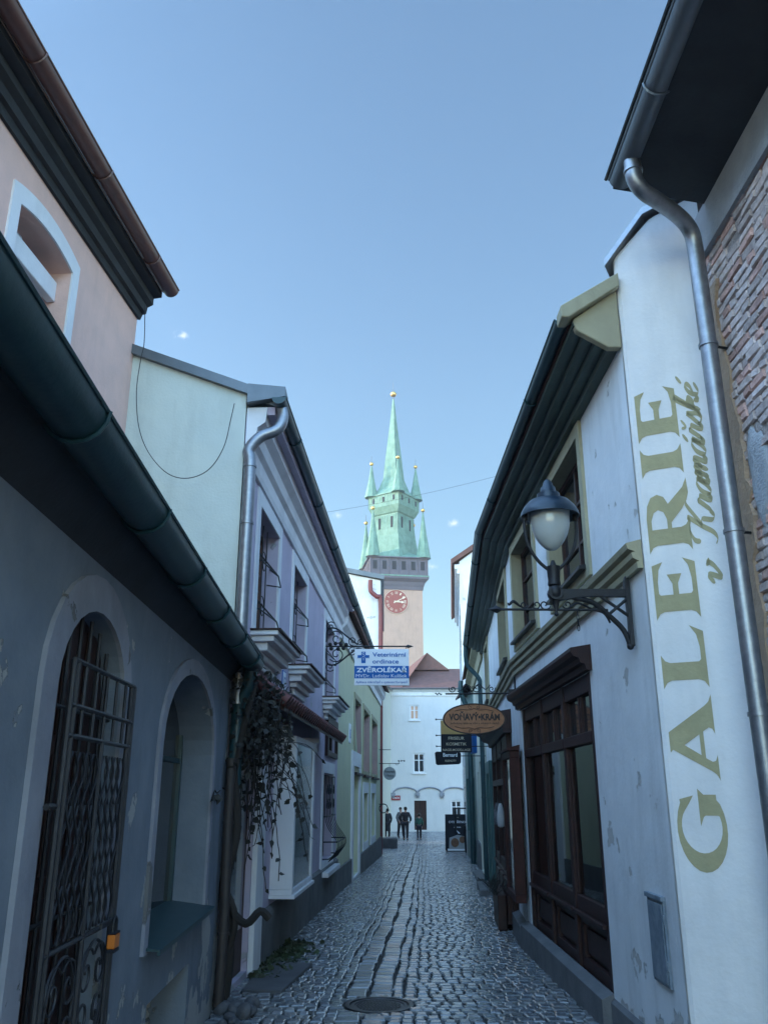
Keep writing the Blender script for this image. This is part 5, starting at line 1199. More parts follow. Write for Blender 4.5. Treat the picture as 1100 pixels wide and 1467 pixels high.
mb = MB(); p = P(827, 880, ly)
for k in range(4):
    zc2 = zr2 - .02 - k * .038
    ax = X if k % 2 else Y3
    mb.tube([Vector((p.x, ly, zc2)) + ax * .008 * math.cos(t) + Z * .024 * math.sin(t) for t in [2 * math.pi * i / 12 for i in range(13)]], .0035, 5)
mb.build('chain', 'iron', lamp, smooth=True)

# ---- vet sign
vy = 15.8; vz = P(590, 926, vy).z; vxw = WP.pt(WP.S(vy), 0).x
vs_ = thing('hanging_sign', (vxw, vy, vz), 'white and blue veterinary sign hanging from a scrolled iron bracket on the lilac house', 'hanging sign', 'signs hanging over the lane')
mb = MB(); xt = P(592, 926, vy).x
mb.tube([(vxw - .02, vy, vz), (xt - .08, vy, vz)], .014, 8); mb.tube([(xt - .14, vy, vz), (xt - .1, vy, vz), (xt, vy, vz)], [.012, .035, .002], 8)
mb.tube([(vxw - .01, vy, vz + .5), (vxw - .01, vy, vz - 1.0)], .014, 6)
for s_ in (1, -1):
    mb.tube(spiral((vxw + .10, vy, vz + s_ * .38), X * -1, Z * s_, .015, .09, .6, 1.3), .010, 6)
    mb.tube(spiral((vxw + .22, vy, vz + s_ * .15), X, Z * s_, .02, .15, 0, 1.4), .011, 6)
    mb.tube(spiral((vxw + .52, vy, vz + s_ * .10), X, Z * s_, .015, .09, 3.0, 1.3), .010, 6)
    mb.tube(spiral((vxw + .66, vy, vz + s_ * .07), X * -1, Z * s_, .01, .055, 0, 1.3), .009, 6)
    mb.tube(smoothpts([(vxw + .02, vy, vz + s_ * .08), (vxw + .06, vy, vz + s_ * .32), (vxw + .22, vy, vz + s_ * .33), (vxw + .42, vy, vz + s_ * .18), (vxw + .62, vy, vz + s_ * .03)], 6), .016, 6)
for s_, a_ in ((.1, .06), (.2, .09), (.3, .07), (.4, .05), (.12, -.07), (.25, -.08), (.35, -.06)): mb.ball((vxw + s_, vy, vz + a_ * .6), .038, 6)
mb.build('bracket', 'iron', vs_, smooth=True)
c0, c1 = P(508, 930, vy), P(586, 982, vy)
x0, x1, zt2, zb2 = c0.x, c1.x, P(547, 930, vy).z, P(547, 982, vy).z
H = zt2 - zb2; Wd = x1 - x0
mb = MB(); mb.box(x0, x1, vy - .02, vy + .02, zb2, zt2); pnl = mb.build('panel', 'sign_white', vs_, bev=.004)
mb = MB(); mb.box(x0 + .001, x1 - .001, vy - .024, vy - .0205, zb2 + H * .19, zb2 + H * .53); mb.build('blue_field', 'sign_blue', pnl)
for k in (.08, .95): 
    mb = MB(); mb.tube([(x0 + Wd * k, vy, zt2 - .01), (x0 + Wd * k, vy, vz)], .006, 5); mb.build('hanger', 'iron', vs_)
yf = vy - .026
def st_(s, m, fx, fz, fw_, fh, off=.0): text(s, m, pnl, (x0 + Wd * fx, yf, zb2 + H * fz), X, Z, Wd * fw_, H * fh, 0, off)
st_('Veterinární', 'sign_blue', .33, .79, .62, .12, .015); st_('ordinace', 'sign_blue', .33, .60, .48, .12, .015)
st_('ZVĚROLÉKAŘ', 'sign_white', .04, .36, .92, .12, .03); st_('MVDr. Ladislav Kulíšek', 'sign_white', .03, .215, .93, .095, .0)
st_('Aplikace mikročipů a vystavení Europasů', 'sign_blue', .03, .06, .94, .06, .01)
mb = MB(); cx_, cz_ = x0 + Wd * .165, zb2 + H * .77; u_ = H * .045
yq = yf
def fl(pts): mb.add([(cx_ + a * u_, yq, cz_ + b * u_) for a, b in pts], [tuple(range(len(pts)))])
fl([(-1.3, -3.6), (1.3, -3.6), (1.3, 3.4), (-1.3, 3.4)]); fl([(1.3, 1.3), (3.6, 1.3), (3.6, -.9), (3.0, -.2), (2.3, -.7), (1.9, -.2), (1.3, -.5)]); fl([(-1.3, 1.3), (-1.3, -.5), (-1.9, -.2), (-2.3, -.7), (-3.0, -.2), (-3.6, -.9), (-3.6, 1.3)])
mb.build('cross_emblem', 'sign_blue', pnl)
mb = MB(); mb.tube(smoothpts([(cx_ + .7 * u_, yq - .003, cz_ + 2.4 * u_), (cx_, yq - .003, cz_ + 2.9 * u_), (cx_ - .7 * u_, yq - .003, cz_ + 2.1 * u_), (cx_ + .7 * u_, yq - .003, cz_ + 1.1 * u_), (cx_, yq - .003, cz_ + .3 * u_), (cx_ - .7 * u_, yq - .003, cz_ + .8 * u_)], 5), .004, 4)
mb.tube([(cx_ - .8 * u_, yq - .003, cz_ + .1 * u_), (cx_, yq - .003, cz_ - 2 * u_), (cx_ + .8 * u_, yq - .003, cz_ + .1 * u_)], .004, 4); mb.build('emblem_lines', 'sign_white', pnl)

# ---- oval wooden sign
oy = 11.6; oz = P(680, 993, oy).z; oxw = 1.78
os_ = thing('hanging_sign', (oxw, oy, oz), 'oval wooden sign with dark carved lettering hanging from a scrolled bar', 'hanging sign', 'signs hanging over the lane')
mb = MB(); xt = P(638, 993, oy).x
mb.tube([(oxw + .1, oy, oz), (xt, oy, oz - .01)], .011, 8)
mb.tube([(P(628, 995, oy).x + (xt - P(628, 995, oy).x) * i / 8 - .05, oy, oz - .01 + .012 * math.sin(i * 1.6)) for i in range(9)], [.002] * 1 + [.008] * 8, 6)
for (pxx, rr, s_) in ((648, .05, -1), (672, .065, 1), (683, .065, -1), (704, .05, 1)): mb.tube(spiral((P(pxx, 985, oy).x, oy, oz + rr * .9 + .01), X * s_, Z, .008, rr, -1.5, 1.3), .007, 6)
mb.tube(smoothpts([(P(655, 990, oy).x, oy, oz + .02), (P(662, 990, oy).x, oy, oz + .05), (P(668, 990, oy).x, oy, oz + .12), (P(676, 990, oy).x, oy, oz + .03), (P(685, 990, oy).x, oy, oz + .12), (P(695, 990, oy).x, oy, oz + .05), (P(702, 990, oy).x, oy, oz + .11)], 5), .007, 6)
mb.box(oxw - .10, oxw - .0, oy - .03, oy + .03, oz - .02, oz + .05); mb.tube([(oxw - .01, oy, oz + .25), (oxw - .01, oy, oz - .22)], .012, 6)
mb.build('bracket', 'iron', os_, smooth=True)
oc = P(679, 1030, oy); ra, rb_ = (P(724, 1030, oy).x - P(634, 1030, oy).x) / 2, (P(679, 1008, oy).z - P(679, 1052, oy).z) / 2
def oval(f, yy, n=56): return [Vector((oc.x + ra * f * math.cos(2 * math.pi * i / n), yy, oc.z + rb_ * f * math.sin(2 * math.pi * i / n))) for i in range(n)]
mb = MB(); mb.poly([oval(1, oy - .018)], back=(0, .036, 0)); bd = mb.build('board', 'oakboard', os_, bev=.005)
mb = MB(); pts = oval(.975, oy - .02); mb.tube(pts + [pts[0]], .009, 5, caps=False); mb.build('rim', 'burnt', bd)
text('VOŇAVÝ•KRÁM', 'burnt', bd, (oc.x, oy - .022, oc.z - rb_ * .08), X, Z, ra * 1.62, rb_ * .42, 0, .04, center=True)
text('Jedlickova lékárna vůní a zdravých dárků', 'burnt', bd, (oc.x, oy - .022, oc.z - rb_ * .34), X, Z, ra * 1.55, rb_ * .13, 0, .012, center=True)
mb = MB()
for sz in (1, -1):
    for sx in (1, -1):
        mb.tube(smoothpts([(oc.x + sx * ra * .62, oy - .021, oc.z + sz * rb_ * .50), (oc.x + sx * ra * .4, oy - .021, oc.z + sz * rb_ * .60), (oc.x + sx * ra * .15, oy - .021, oc.z + sz * rb_ * .58), (oc.x, oy - .021, oc.z + sz * rb_ * .68)], 5), .004, 4)
        mb.tube(spiral((oc.x + sx * ra * .12, oy - .021, oc.z + sz * rb_ * .76), X * sx, Z * sz, .004, .03, 0, 1.2, 14), .0035, 4)
mb.build('carved_scrolls', 'burnt', bd)
mb = MB()
for px_ in (660, 697): xx = P(px_, 1000, oy).x; mb.tube([(xx, oy, oz), (xx, oy, oc.z + rb_ * .85)], .004, 5)
mb.build('hanger', 'iron', os_)

# ---- Friseur sign
fy = 17.6
fs_ = thing('hanging_sign', (2.2, fy, 2.2), 'gold and black FRISEUR KOSMETIK sign on two rods behind the oval sign', 'hanging sign', 'signs hanging over the lane')
xa, xb = P(631.5, 1060, fy).x, P(675, 1060, fy).x
zA, zB, zC = P(650, 1032, fy).z, P(650, 1052, fy).z, P(650, 1078, fy).z
mb = MB(); mb.box(xa, xb, fy - .03, fy + .03, zC, zB); bp_ = mb.build('black_panel', 'sign_black', fs_, bev=.004)
mb = MB(); mb.box(xa, xb, fy - .03, fy + .03, zB + .002, zA); mb.build('gold_panel', 'sign_gold', fs_, bev=.004)
hh = zB - zC
for s, f, wf, hf in (('FRISEUR', .70, .52, .17), ('KOSMETIK', .38, .66, .17), ('NAGELMODELLAGE', .08, .90, .13)):
    text(s, 'sign_cream', bp_, ((xa + xb) / 2, fy - .034, zC + hh * f), X, Z, (xb - xa) * wf, hh * hf, 0, .005, center=True)
mb = MB()
for zz in (zA + .02, zC + .12, zB - .02):
    mb.tube([(xa - .08, fy, zz), (2.26, fy, zz)], .009, 6); mb.ball((xa - .09, fy, zz), .018, 6)
mb.build('rod', 'iron', fs_, smooth=True)
mb = MB(); x2 = P(676.5, 0, fy).x
px0, px1 = xb + .04, xb + .12; mb.box(px0, px1, fy + .1, fy + .6, zC, zA - .05); o2 = mb.build('blue_flag', 'sign_blue', fs_)
by_ = 21.5
bs_ = thing('hanging_sign', (2.5, by_, 2), 'small black sign with clipped corners hanging lowest below the FRISEUR sign', 'hanging sign', 'signs hanging over the lane')
c = P(641.5, 1086, by_); hw = (P(660, 1086, by_).x - P(623, 1086, by_).x) / 2; hv = .15
pts = [(-hw, hv * .8), (-hw * .9, hv), (hw * .85, hv * .95), (hw, hv * .7), (hw * .97, -hv * .7), (hw * .85, -hv * .95), (-hw * .8, -hv * 1.1), (-hw * .93, -hv * .9)]
mb = MB(); mb.poly([[Vector((c.x + a, by_ - .08, c.z + b)) for a, b in pts]], back=(0, .16, 0)); bb = mb.build('box', 'sign_black', bs_, bev=.006)
text('Bernard', 'sign_white', bb, (c.x + .05, by_ - .084, c.z + .03), X, Z, hw * 1.1, .09, 0, .02, center=True); text('KLENOTY', 'sign_cream', bb, (c.x + .06, by_ - .084, c.z - .09), X, Z, hw * .85, .05, 0, .01, center=True)
mb = MB(); mb.tube([(c.x + hw - .02, by_, c.z + .05), (2.50, by_, c.z + .05)], .012, 6); mb.tube([(2.49, by_, c.z + .25), (2.49, by_, c.z - .15)], .012, 6); mb.build('bracket', 'iron', bs_, smooth=True)
# distant sign arms at the left
ry = 33.2
rs = thing('hanging_sign', (-.2, ry, 3.2), 'pale round sign on an iron arm at the far corner of the yellow house', 'hanging sign', 'signs hanging over the lane')
c = P(558, 1108, ry); rr = (P(567, 1108, ry).x - P(549, 1108, ry).x) / 2
mb = MB(); mb.poly([[Vector((c.x + rr * math.cos(t), ry - .02, c.z + rr * math.sin(t))) for t in [2 * math.pi * i / 28 for i in range(28)]]], back=(0, .04, 0)); dk = mb.build('disc', 'curtain', rs)
text('Restaurace', 'burnt', dk, (c.x, ry - .025, c.z + .03), X, Z, rr * 1.5, .08, 0, .005, center=True); text('U Radnice', 'burnt', dk, (c.x, ry - .025, c.z - .11), X, Z, rr * 1.2, .07, 0, .005, center=True)
mb = MB(); zz = c.z + rr + .12; mb.tube([(-.2, ry, zz), (c.x + rr + .15, ry, zz)], .014, 6); mb.tube([(c.x, ry, zz), (c.x, ry, c.z + rr)], .008, 5)
mb.tube([(-.2, ry, zz + .5), (c.x + .05, ry, zz + .5)], .012, 6)
for k in range(3): p = P(571 + 4 * k, 1090 - 0 * k, ry); mb.ball((p.x, ry, p.z), .03, 6)
mb.tube(smoothpts([(P(566, 1098, ry).x, ry, zz), P(569, 1096, ry), P(573, 1090, ry), P(579, 1090, ry)], 4), .008, 5)
mb.tube(spiral((-.02, ry, zz - 1.6), X, Z, .16, .15, 0, 1.0), .02, 6); mb.tube([(-.2, ry, zz - 1.45), (-.02, ry, zz - 1.45)], .02, 6)
mb.build('bracket', 'iron', rs, smooth=True)

# ---- A-board
ay = 37.5; c = P(655, 1219, ay); c.z = gz(ay); aw = (P(672, 1219, ay).x - P(638.5, 1219, ay).x); ax0 = P(638.5, 1219, ay).x; ah = 1.42
ab = thing('menu_board', (c.x, ay, gz(ay)), 'black standing menu board lettered OTEVŘENO with a bread picture, by the right wall', 'menu board')
def ap(fx, fz, o=0): return Vector((ax0 + aw * fx, ay - .26 + .24 * fz - o, gz(ay) + .02 + ah * fz))
mb = MB(); mb.poly([[ap(0, 0), ap(1, 0), ap(1, .93), ap(.93, 1), ap(0, 1)]], back=(0, .04, 0)); fp = mb.build('front_panel', 'sign_black', ab)
mb = MB(); mb.poly([[Vector((ax0, ay + .26, gz(ay) + .02)), Vector((ax0 + aw, ay + .26, gz(ay) + .02)), Vector((ax0 + aw, ay + .03, gz(ay) + ah)), Vector((ax0, ay + .03, gz(ay) + ah))]], back=(0, .03, 0)); mb.build('rear_panel', 'sign_black', ab)
up2 = (ap(0, 1) - ap(0, 0)).normalized()
text('OTEVŘENO', 'sign_white', fp, ap(.5, .76, .01), X, up2, aw * .72, .09, 0, .01, center=True); text('vaříme', 'sign_white', fp, ap(.5, .63, .01), X, up2, aw * .3, .06, 0, .01, center=True); text('THE', 'sign_cream', fp, ap(.5, .9, .01), X, up2, aw * .15, .04, 0, 0, center=True)
mb = MB(); mb.add([ap(.12, .08, .008), ap(.96, .08, .008), ap(.93, .38, .008), ap(.5, .44, .008), ap(.15, .36, .008)], [(0, 1, 2, 3, 4)]); mb.build('photo_print', 'curtain', fp)
mb = MB()
for (fx, fz, rr) in ((.38, .23, .17), (.70, .31, .13)):
    mb.add([ap(fx + rr * math.cos(t), fz + rr * .72 * math.sin(t), .014 + fx * .004) for t in [2 * math.pi * i / 20 for i in range(20)]], [tuple(range(20))])
mb.build('bread_print', 'bread', fp)
mb = MB(); mb.add([ap(.06, .015, .01), ap(.95, .015, .01), ap(.95, .07, .01), ap(.06, .07, .01)], [(0, 1, 2, 3)]); mb.build('white_footer', 'sign_white', fp)
mb = MB(); mb.poly([[ap(.42, .60, .012), ap(.62, .48, .012), ap(.55, .47, .012)]], back=(0, .002, 0)); mb.build('spoon_print', 'sign_white', fp)
# litter bin on post by the wall, and a projecting frame above it
lb = thing('litter_bin', (3.3, 36.6, gz(36.6)), 'dark cylindrical litter bin standing just right of the menu board', 'litter bin')
mb = MB(); mb.lathe((3.45, 36.4, gz(36.4)), [(.20, 0), (.22, .05), (.22, .92), (.235, .94), (.235, 1.0), (.12, 1.04), (.02, 1.05)], 20); mb.build('drum', 'iron', lb, smooth=True)
bf = thing('banner_frame', (3.2, 35.5, 1.2), 'dark rectangular iron frame jutting from the right wall above the menu board', 'frame')
mb = MB(); fz0 = P(660, 1158, 35.5).z; fz1 = P(660, 1180, 35.5).z; fxa = P(652, 1160, 35.5).x
mb.tube([(3.35, 35.5, fz0), (fxa, 35.5, fz0)], .03, 6); mb.tube([(fxa, 35.5, fz0 + .03), (fxa, 35.5, fz1 - .3)], .05, 6); mb.tube([(3.35, 35.5, fz1), (fxa, 35.5, fz1)], .03, 6); mb.build('frame', 'iron', bf)
# stone block at left
sb_ = MB(); p = P(558, 1214, 40.5); sb_.box(-.35, p.x + .35, 40.2, 41.4, gz(41) - .1, gz(41) + .42)
o = sb_.build('stone_block', 'stone', bev=.03); props(o, 'low grey stone block by the red downpipe at the end of the yellow house', 'stone block')
# wooden display case on the kink of the gallery house
dc = thing('display_case', (1.7, 11.5, .6), 'tall red brown wooden display case with glass door beside the large shopfront', 'display case')
WX = Wall(1.74, 11.28, 1.78, 12.35, -1)
mb = MB(); z0, z1 = .32, 2.12
mb.wbox(WX, 0, WX.L, 0, .13, z0, z0 + .09); mb.wbox(WX, 0, WX.L, 0, .13, z1 - .09, z1); mb.wbox(WX, 0, .09, 0, .13, z0 + .09, z1 - .09); mb.wbox(WX, WX.L - .09, WX.L, 0, .13, z0 + .09, z1 - .09); mb.wbox(WX, .09, WX.L - .09, 0, .03, z0 + .09, z1 - .09)
mb.build('frame', 'wood_red', dc, bev=.008)
mb = MB(); mb.wbox(WX, .09, WX.L - .09, .09, .095, z0 + .09, z1 - .09); mb.build('glass_door', 'glass_pale', dc)
mb = MB(); mb.prof(WX, -.03, WX.L + .03, [(0, z1 + .001), (.16, z1 + .001), (.16, z1 + .03), (0, z1 + .07)]); mb.build('rain_cap', 'wood_red', dc)
# mannequin style garments outside the second shop
for k, (yy_, m_, lb_) in enumerate(((13.6, 'doll_white', 'white cloth bag hanging from the dark second shopfront'), (14.5, 'coat_grey', 'grey cloth bag hanging from the dark second shopfront'))):
    s_ = WB.S(yy_); p = WB.pt(s_, 1.15, .16)
    t = thing('cloth_bag', p, lb_, 'bag', 'bags hanging at the second shop')
    mb = MB(); mb.lathe(p, [(.02, .30), (.04, .24), (.055, .15), (.06, .05), (.05, -.03), (.015, -.05)], 12); mb.build('body', m_, t, smooth=True)
    mb = MB(); mb.tube([p + Vector((.0, 0, .29)), p + Vector((.02, 0, .5))], .006, 5); mb.build('strap', 'iron', t)
pt_ = WB.pt(WB.S(13.2), 0, .35)
pb = thing('planter', (pt_.x, pt_.y, gz(13)), 'dark planter with dried twigs standing before the second shopfront', 'planter')
mb = MB(); mb.wbox(WB, WB.S(13.1), WB.S(14.4), .16, .28, gz(13) + .0, .22); mb.build('box', 'wood', pb, bev=.01)
mb = MB(); rr_ = random.Random(4)
for k in range(60):
    s_ = WB.S(13 + rr_.random() * 1.3); p = WB.pt(s_, .22, .32 + rr_.gauss(0, .03)); mb.tube([p, p + Vector((rr_.gauss(0, .08), rr_.gauss(0, .08), .08 + rr_.random() * .14))], .004, 4)
mb.build('twigs', 'leaf', pb)

# ---- overhead wires
for (a, b, lab) in (((455, 736, 17, -1.0), (705, 684, 17, 1.7), 'thin overhead wire crossing the sky in front of the spire'), ):
    p = P(a[0] - 40, a[1] + 6, 24); q = P(b[0] + 30, b[1] - 8, 24)
    pts = [p.lerp(q, i / 20) + Z * (-.12 * math.sin(math.pi * i / 20)) for i in range(21)]
    mb = MB(); mb.tube(pts, .004, 5); props(mb.build('overhead_wire', 'iron'), lab, 'wire')

# ---- climbing vine on the corner
vn = thing('climbing_vine', (-1.4, 8.3, gz(8.3)), 'dark dried climbing vine hanging over the corner between the grey and the lilac house', 'vine')
rv = random.Random(12); sm = MB(); lf = MB()
def leafq(p, s, r_=rv):
    d = Vector((r_.gauss(0, 1), r_.gauss(0, 1), r_.gauss(-.8, .6))).normalized(); a = d.orthogonal().normalized(); a.rotate(Matrix.Rotation(r_.random() * 6, 3, d))
    b = d.cross(a) * s * .15
    lf.add([p, p + d * s * .3 + a * s * .42, p + d * s * .62 + a * s * .32 + b, p + d * s * 1.1 + b, p + d * s * .62 - a * s * .32 + b, p + d * s * .3 - a * s * .42], [(0, 1, 2, 3), (0, 3, 4, 5)])
trunk = smoothpts([(-1.40, 8.25, gz(8)), (-1.36, 8.22, .3), (-1.42, 8.20, .8), (-1.34, 8.2, 1.3), (-1.38, 8.18, 1.8), (-1.3, 8.2, 2.3), (-1.25, 8.3, 2.62)], 5)
sm.tube(trunk, [.06 - .03 * i / len(trunk) for i in range(len(trunk))], 8)
sm.tube(smoothpts([(-1.36, 8.22, .62), (-1.2, 8.1, .52), (-1.08, 8.1, .62), (-1.0, 8.12, .56)], 4), .035, 7)
sm.tube(smoothpts([(-1.42, 8.2, .8), (-1.3, 8.15, .55), (-1.38, 8.2, .2), (-1.45, 8.2, -.1)], 4), .03, 7)
for k in range(54):
    a = Vector((-1.45 + rv.random() * .48, 8.0 + rv.random() * 1.5, 2.62 - rv.random() * .35)); p = a.copy(); L2 = rv.choice([.4, .6, .9, 1.2, 1.6]) * (.7 + rv.random() * .5); pts = [p.copy()]; n = int(L2 / .07)
    dx = Vector((rv.gauss(.008, .018), rv.gauss(0, .02), -.065))
    for i in range(n):
        dx += Vector((rv.gauss(0, .006), rv.gauss(0, .006), rv.gauss(0, .005))); dx.x = max(-.015, min(.018, dx.x)); dx.y = max(-.02, min(.02, dx.y)); dx.z = -.065; p = p + dx; p.x = max(p.x, -1.44); pts.append(p.copy())
        if rv.random() < (.8 if i < 8 else .35): leafq(p, .035 + rv.random() * .05)
    if len(pts) > 2: sm.tube(pts, .0045, 4)
for k in range(800):
    t = rv.random(); p = Vector((-1.42 + rv.random() ** 1.6 * .42, 7.95 + rv.random() * 1.4, 2.72 - abs(rv.gauss(0, .42)))); leafq(p, .03 + rv.random() * .045)
for k in range(16):      # bare twigs reaching into the lane
    p = Vector((-1.15 + rv.random() * .2, 8.1 + rv.random() * .9, 2.1 - rv.random() * .6)); q = p + Vector((.12 + rv.random() * .3, rv.gauss(0, .15), -.1 - rv.random() * .45)); sm.tube(smoothpts([p, p.lerp(q, .5) + Vector((.04, 0, .06)), q], 4), .0035, 4); leafq(q, .06); leafq(p.lerp(q, .5), .06)
sm.build('stem', 'stem', vn, smooth=True); lf.build('foliage', 'leaf', vn)
# twig on the window jamb
p0 = WL.pt(WL.S(7.55), 1.6, .03); mb = MB(); mb.tube(smoothpts([p0 + Vector((0, .15, .02)), p0, p0 + Vector((.02, -.2, .02)), p0 + Vector((.03, -.35, -.05))], 4), .006, 5)
lf = MB()
for k in range(6): leafq(p0 + Vector((.03, -.3 + .05 * k, -.02)), .07)
tg = thing('dry_twig', p0, 'dry twig with a few curled leaves against the jamb of the arched window', 'twig'); mb.build('stem', 'stem', tg); lf.build('foliage', 'leaf', tg)
# debris of leaves by the wall, and field stones
lf = MB(); rv = random.Random(21)
for k in range(500):
    yy_ = 9.4 + rv.random() * 2.6; x_ = interp(LX, yy_) + .05 + abs(rv.gauss(0, .18)); leafq(Vector((x_, yy_, gz(yy_) + .02 + rv.random() * .05 * max(0, 1 - (x_ + 1.3) * 2))), .04 + rv.random() * .05, rv)
props(lf.build('leaf_litter', 'moss'), 'green and brown leaf litter heaped along the foot of the lilac house', 'leaf litter', kind='stuff')
rv = random.Random(8)
for k in range(16):
    x_ = -1.38 + rv.random() * .28; yy_ = 7.35 + rv.random() * .95; r0 = .035 + rv.random() * .04
    bm = bmesh.new(); bmesh.ops.create_icosphere(bm, subdivisions=2, radius=r0)
    for v in bm.verts: v.co = Vector((v.co.x * (1 + rv.gauss(0, .05)), v.co.y * 1.2, v.co.z * .75))
    me = bpy.data.meshes.new('field_stone'); bm.to_mesh(me); bm.free(); me.materials.append(M['stone']); me.polygons.foreach_set('use_smooth', [True] * len(me.polygons))
    o = bpy.data.objects.new('field_stone', me); col.objects.link(o); o.location = (x_, yy_, gz(yy_) + r0 * .5); o.rotation_euler = (rv.random(), rv.random(), rv.random() * 6)
    props(o, 'rounded grey field stone in the small heap at the foot of the grey house corner', 'stone', 'field stones heaped at the grey house corner')
# low flagstone threshold
mb = MB(); mb.hexa([(-1.32, 8.9, gz(9) - .02), (-.95, 8.85, gz(9) - .02), (-.78, 10.3, gz(10.3) - .02), (-1.32, 10.4, gz(10) - .02), (-1.32, 8.9, gz(9) + .025), (-.95, 8.85, gz(9) + .025), (-.78, 10.3, gz(10.3) + .03), (-1.32, 10.4, gz(10) + .03)])
o = mb.build('stone_slab', 'stone', bev=.01); props(o, 'flat stone slab laid before the doorway under the vine', 'stone slab')

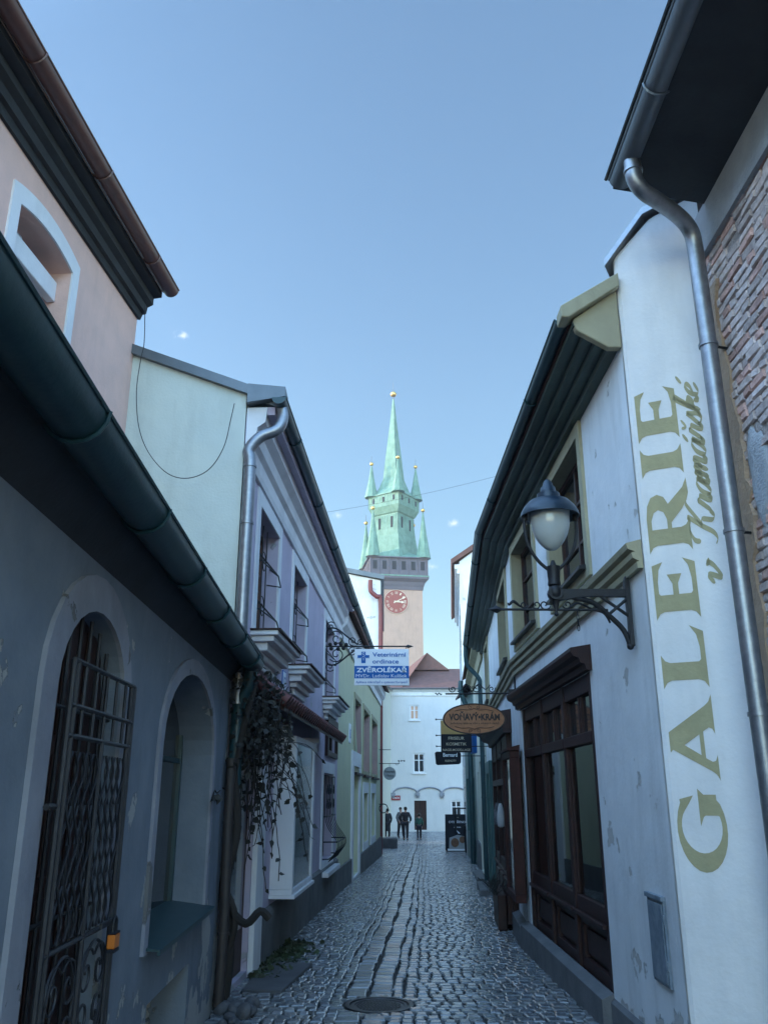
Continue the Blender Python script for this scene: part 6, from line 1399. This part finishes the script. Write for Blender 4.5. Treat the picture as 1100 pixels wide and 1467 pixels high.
# ---- people
def person(loc, h, rz_, label, coat, legs='trouser', arms=((.10, .0), (.10, .0)), stride=.10, hood=False, long_coat=False, shoe='coat_black', child=False, turn=0):
    root = thing('person', loc, label, 'person', 'people at the end of the lane'); root.rotation_euler = (0, 0, rz_)
    u = h / 1.75; hs = 1.12 if child else 1.0
    V = []; Ed = []; Rd = []
    def v(x, y, z, r, p=None):
        V.append((x * u, y * u, z * u)); Rd.append(r * u)
        if p is not None: Ed.append((p, len(V) - 1))
        return len(V) - 1
    pel = v(0, 0, .95, .125); ab_ = v(0, 0, 1.12, .115, pel); ch_ = v(0, 0, 1.32, .135, ab_); nk = v(0, 0, 1.47, .055, ch_); jaw = v(0, -.015, 1.55, .065 * hs, nk); hd = v(0, 0, 1.64, .088 * hs, jaw); cr = v(0, .01, 1.71, .062 * hs, hd)
    hands = []
    for i, s in enumerate((1, -1)):
        hp = v(s * .095, 0, .90, .092, pel); fy_ = stride * (1 if s == 1 else -1)
        kn = v(s * .10, -fy_ * .45 - .01, .49, .058, hp); an = v(s * .10, -fy_ * .8, .09, .040, kn); toe = v(s * .11, -fy_ * .8 - .14, .03, .034, an)
        sh = v(s * .175, 0, 1.40, .06, ch_); el = v(s * (.225 + arms[i][0] * .3), .03, 1.13, .042, sh); wr = v(s * (.21 + arms[i][0] * .1), -.05 - arms[i][1], .90 + arms[i][1] * .6, .028, el)
        pm = v(s * (.21), -.07 - arms[i][1], .84 + arms[i][1] * .7, .030, wr)
        for j, (ox, ol) in enumerate(((-.02, .065), (-.007, .075), (.007, .07), (.02, .055))):
            f1 = v(s * .21 + ox, -.075 - arms[i][1], .80 + arms[i][1] * .7, .010, pm); f2 = v(s * .21 + ox * .9, -.085 - arms[i][1], .80 - ol * .6 + arms[i][1] * .7, .008, f1)
        v(s * .21, -.105 - arms[i][1], .82 + arms[i][1] * .7, .010, pm)
    def skin(name, V, Ed, Rd, m, sub=1, rootv=0):
        me = bpy.data.meshes.new(name); me.from_pydata(V, Ed, []); me.materials.append(M[m])
        o = bpy.data.objects.new(name, me); col.objects.link(o); o.parent = root
        mod = o.modifiers.new('skin', 'SKIN'); mod.use_smooth_shade = True
        for i, sv in enumerate(me.skin_vertices[0].data): sv.radius = (Rd[i], Rd[i] * (.82 if i in (0, 1, 2) else 1)); sv.use_root = (i == rootv)
        sb2 = o.modifiers.new('sub', 'SUBSURF'); sb2.levels = sub; sb2.render_levels = sub
        return o
    skin('body', V, Ed, Rd, 'skin', 2)
    # clothing grown from the same joints, slightly thicker
    def pick(ids, grow, name, m):
        mp = {a: i for i, a in enumerate(ids)}
        skin(name, [V[a] for a in ids], [(mp[a], mp[b]) for a, b in Ed if a in mp and b in mp], [Rd[a] * grow + .022 * u for a in ids], m, 2)
    n0 = 7; lsz = 13
    arm_ids = []; leg_ids = [pel]; foot = []
    for i in range(2):
        b0 = n0 + i * (8 + 8 + 1); leg_ids += [b0, b0 + 1, b0 + 2]; foot += [b0 + 2, b0 + 3]; arm_ids += [b0 + 4, b0 + 5, b0 + 6]
    pick([pel, ab_, ch_] + arm_ids, 1.25, 'jacket', coat)
    pick(leg_ids, 1.12, 'trousers', legs)
    for i in range(2):
        b0 = n0 + i * 17; pick([b0 + 2, b0 + 3], 1.1, 'shoe', shoe)
    if long_coat:
        mb = MB(); mb.lathe((0, 0, 0), [(.20 * u, .42 * u), (.19 * u, .7 * u), (.165 * u, .98 * u), (.15 * u, 1.15 * u)], 16)
        me = bpy.data.meshes.new('coat_skirt'); me.from_pydata([tuple(q) for q in mb.v], [], mb.f); me.materials.append(M[coat]); o = bpy.data.objects.new('coat_skirt', me); col.objects.link(o); o.parent = root; o.scale = (1, .8, 1)
    mb = MB(); mb.ball((0, .018 * u, 1.665 * u), .098 * u * hs, 10, 1.05)
    me = bpy.data.meshes.new('hair'); me.from_pydata([tuple(q) for q in mb.v], [], mb.f); me.materials.append(M[coat if hood else 'hair']); o = bpy.data.objects.new('hood' if hood else 'hair', me); col.objects.link(o); o.parent = root
    # face
    if True:
        me = bpy.data.meshes.new('face'); mb = MB(); mb.ball((0, -.09 * u, 1.615 * u), .014 * u, 6, 1.6); mb.ball((.03 * u, -.082 * u, 1.64 * u), .010 * u, 6); mb.ball((-.03 * u, -.082 * u, 1.64 * u), .010 * u, 6)
        mb.ball((.088 * u, 0, 1.63 * u), .018 * u, 6, 1.5); mb.ball((-.088 * u, 0, 1.63 * u), .018 * u, 6, 1.5)
        me.from_pydata([tuple(q) for q in mb.v], [], mb.f); me.materials.append(M['skin']); o = bpy.data.objects.new('face', me); col.objects.link(o); o.parent = root
    return root
def ppos(px, py, t): p = P(px, py, t); return (p.x, t, gz(t))
person(ppos(555, 1196, 54), 1.68, R(200), 'person in a long dark hooded coat and pale shoes, leftmost, by the yellow house corner', 'coat_black', hood=True, long_coat=True, shoe='shoe_pale', stride=.06)
person(ppos(574, 1197, 54.5), 1.74, R(35), 'person in a grey patterned jacket, turned towards the one in black', 'coat_grey', stride=.16, arms=((.2, .12), (.2, .1)))
person(ppos(581, 1200, 51.5), 1.78, R(170), 'person in a short black jacket seen from behind, in front of the white wall', 'coat_black', stride=.08, arms=((.3, .16), (.28, .16)))
person(ppos(600.5, 1199, 52), 1.42, R(185), 'child in a green patterned jacket standing before the dark doorway', 'coat_green', stride=.04, child=True)

# ---- air
hz = MB(); hz.box(-40, 60, -60, 172, -6, 84)
o = hz.build('haze', 'dark'); props(o, 'pale even haze over the town', 'haze', kind='stuff')
hm = bpy.data.materials.new('haze air'); hm.use_nodes = True; n_ = hm.node_tree.nodes; n_.clear()
ho = n_.new('ShaderNodeOutputMaterial'); pv = n_.new('ShaderNodeVolumePrincipled'); pv.inputs['Color'].default_value = (.86, .92, 1, 1); pv.inputs['Density'].default_value = .0006; pv.inputs['Anisotropy'].default_value = .3
hm.node_tree.links.new(pv.outputs[0], ho.inputs['Volume']); o.data.materials.clear(); o.data.materials.append(hm)
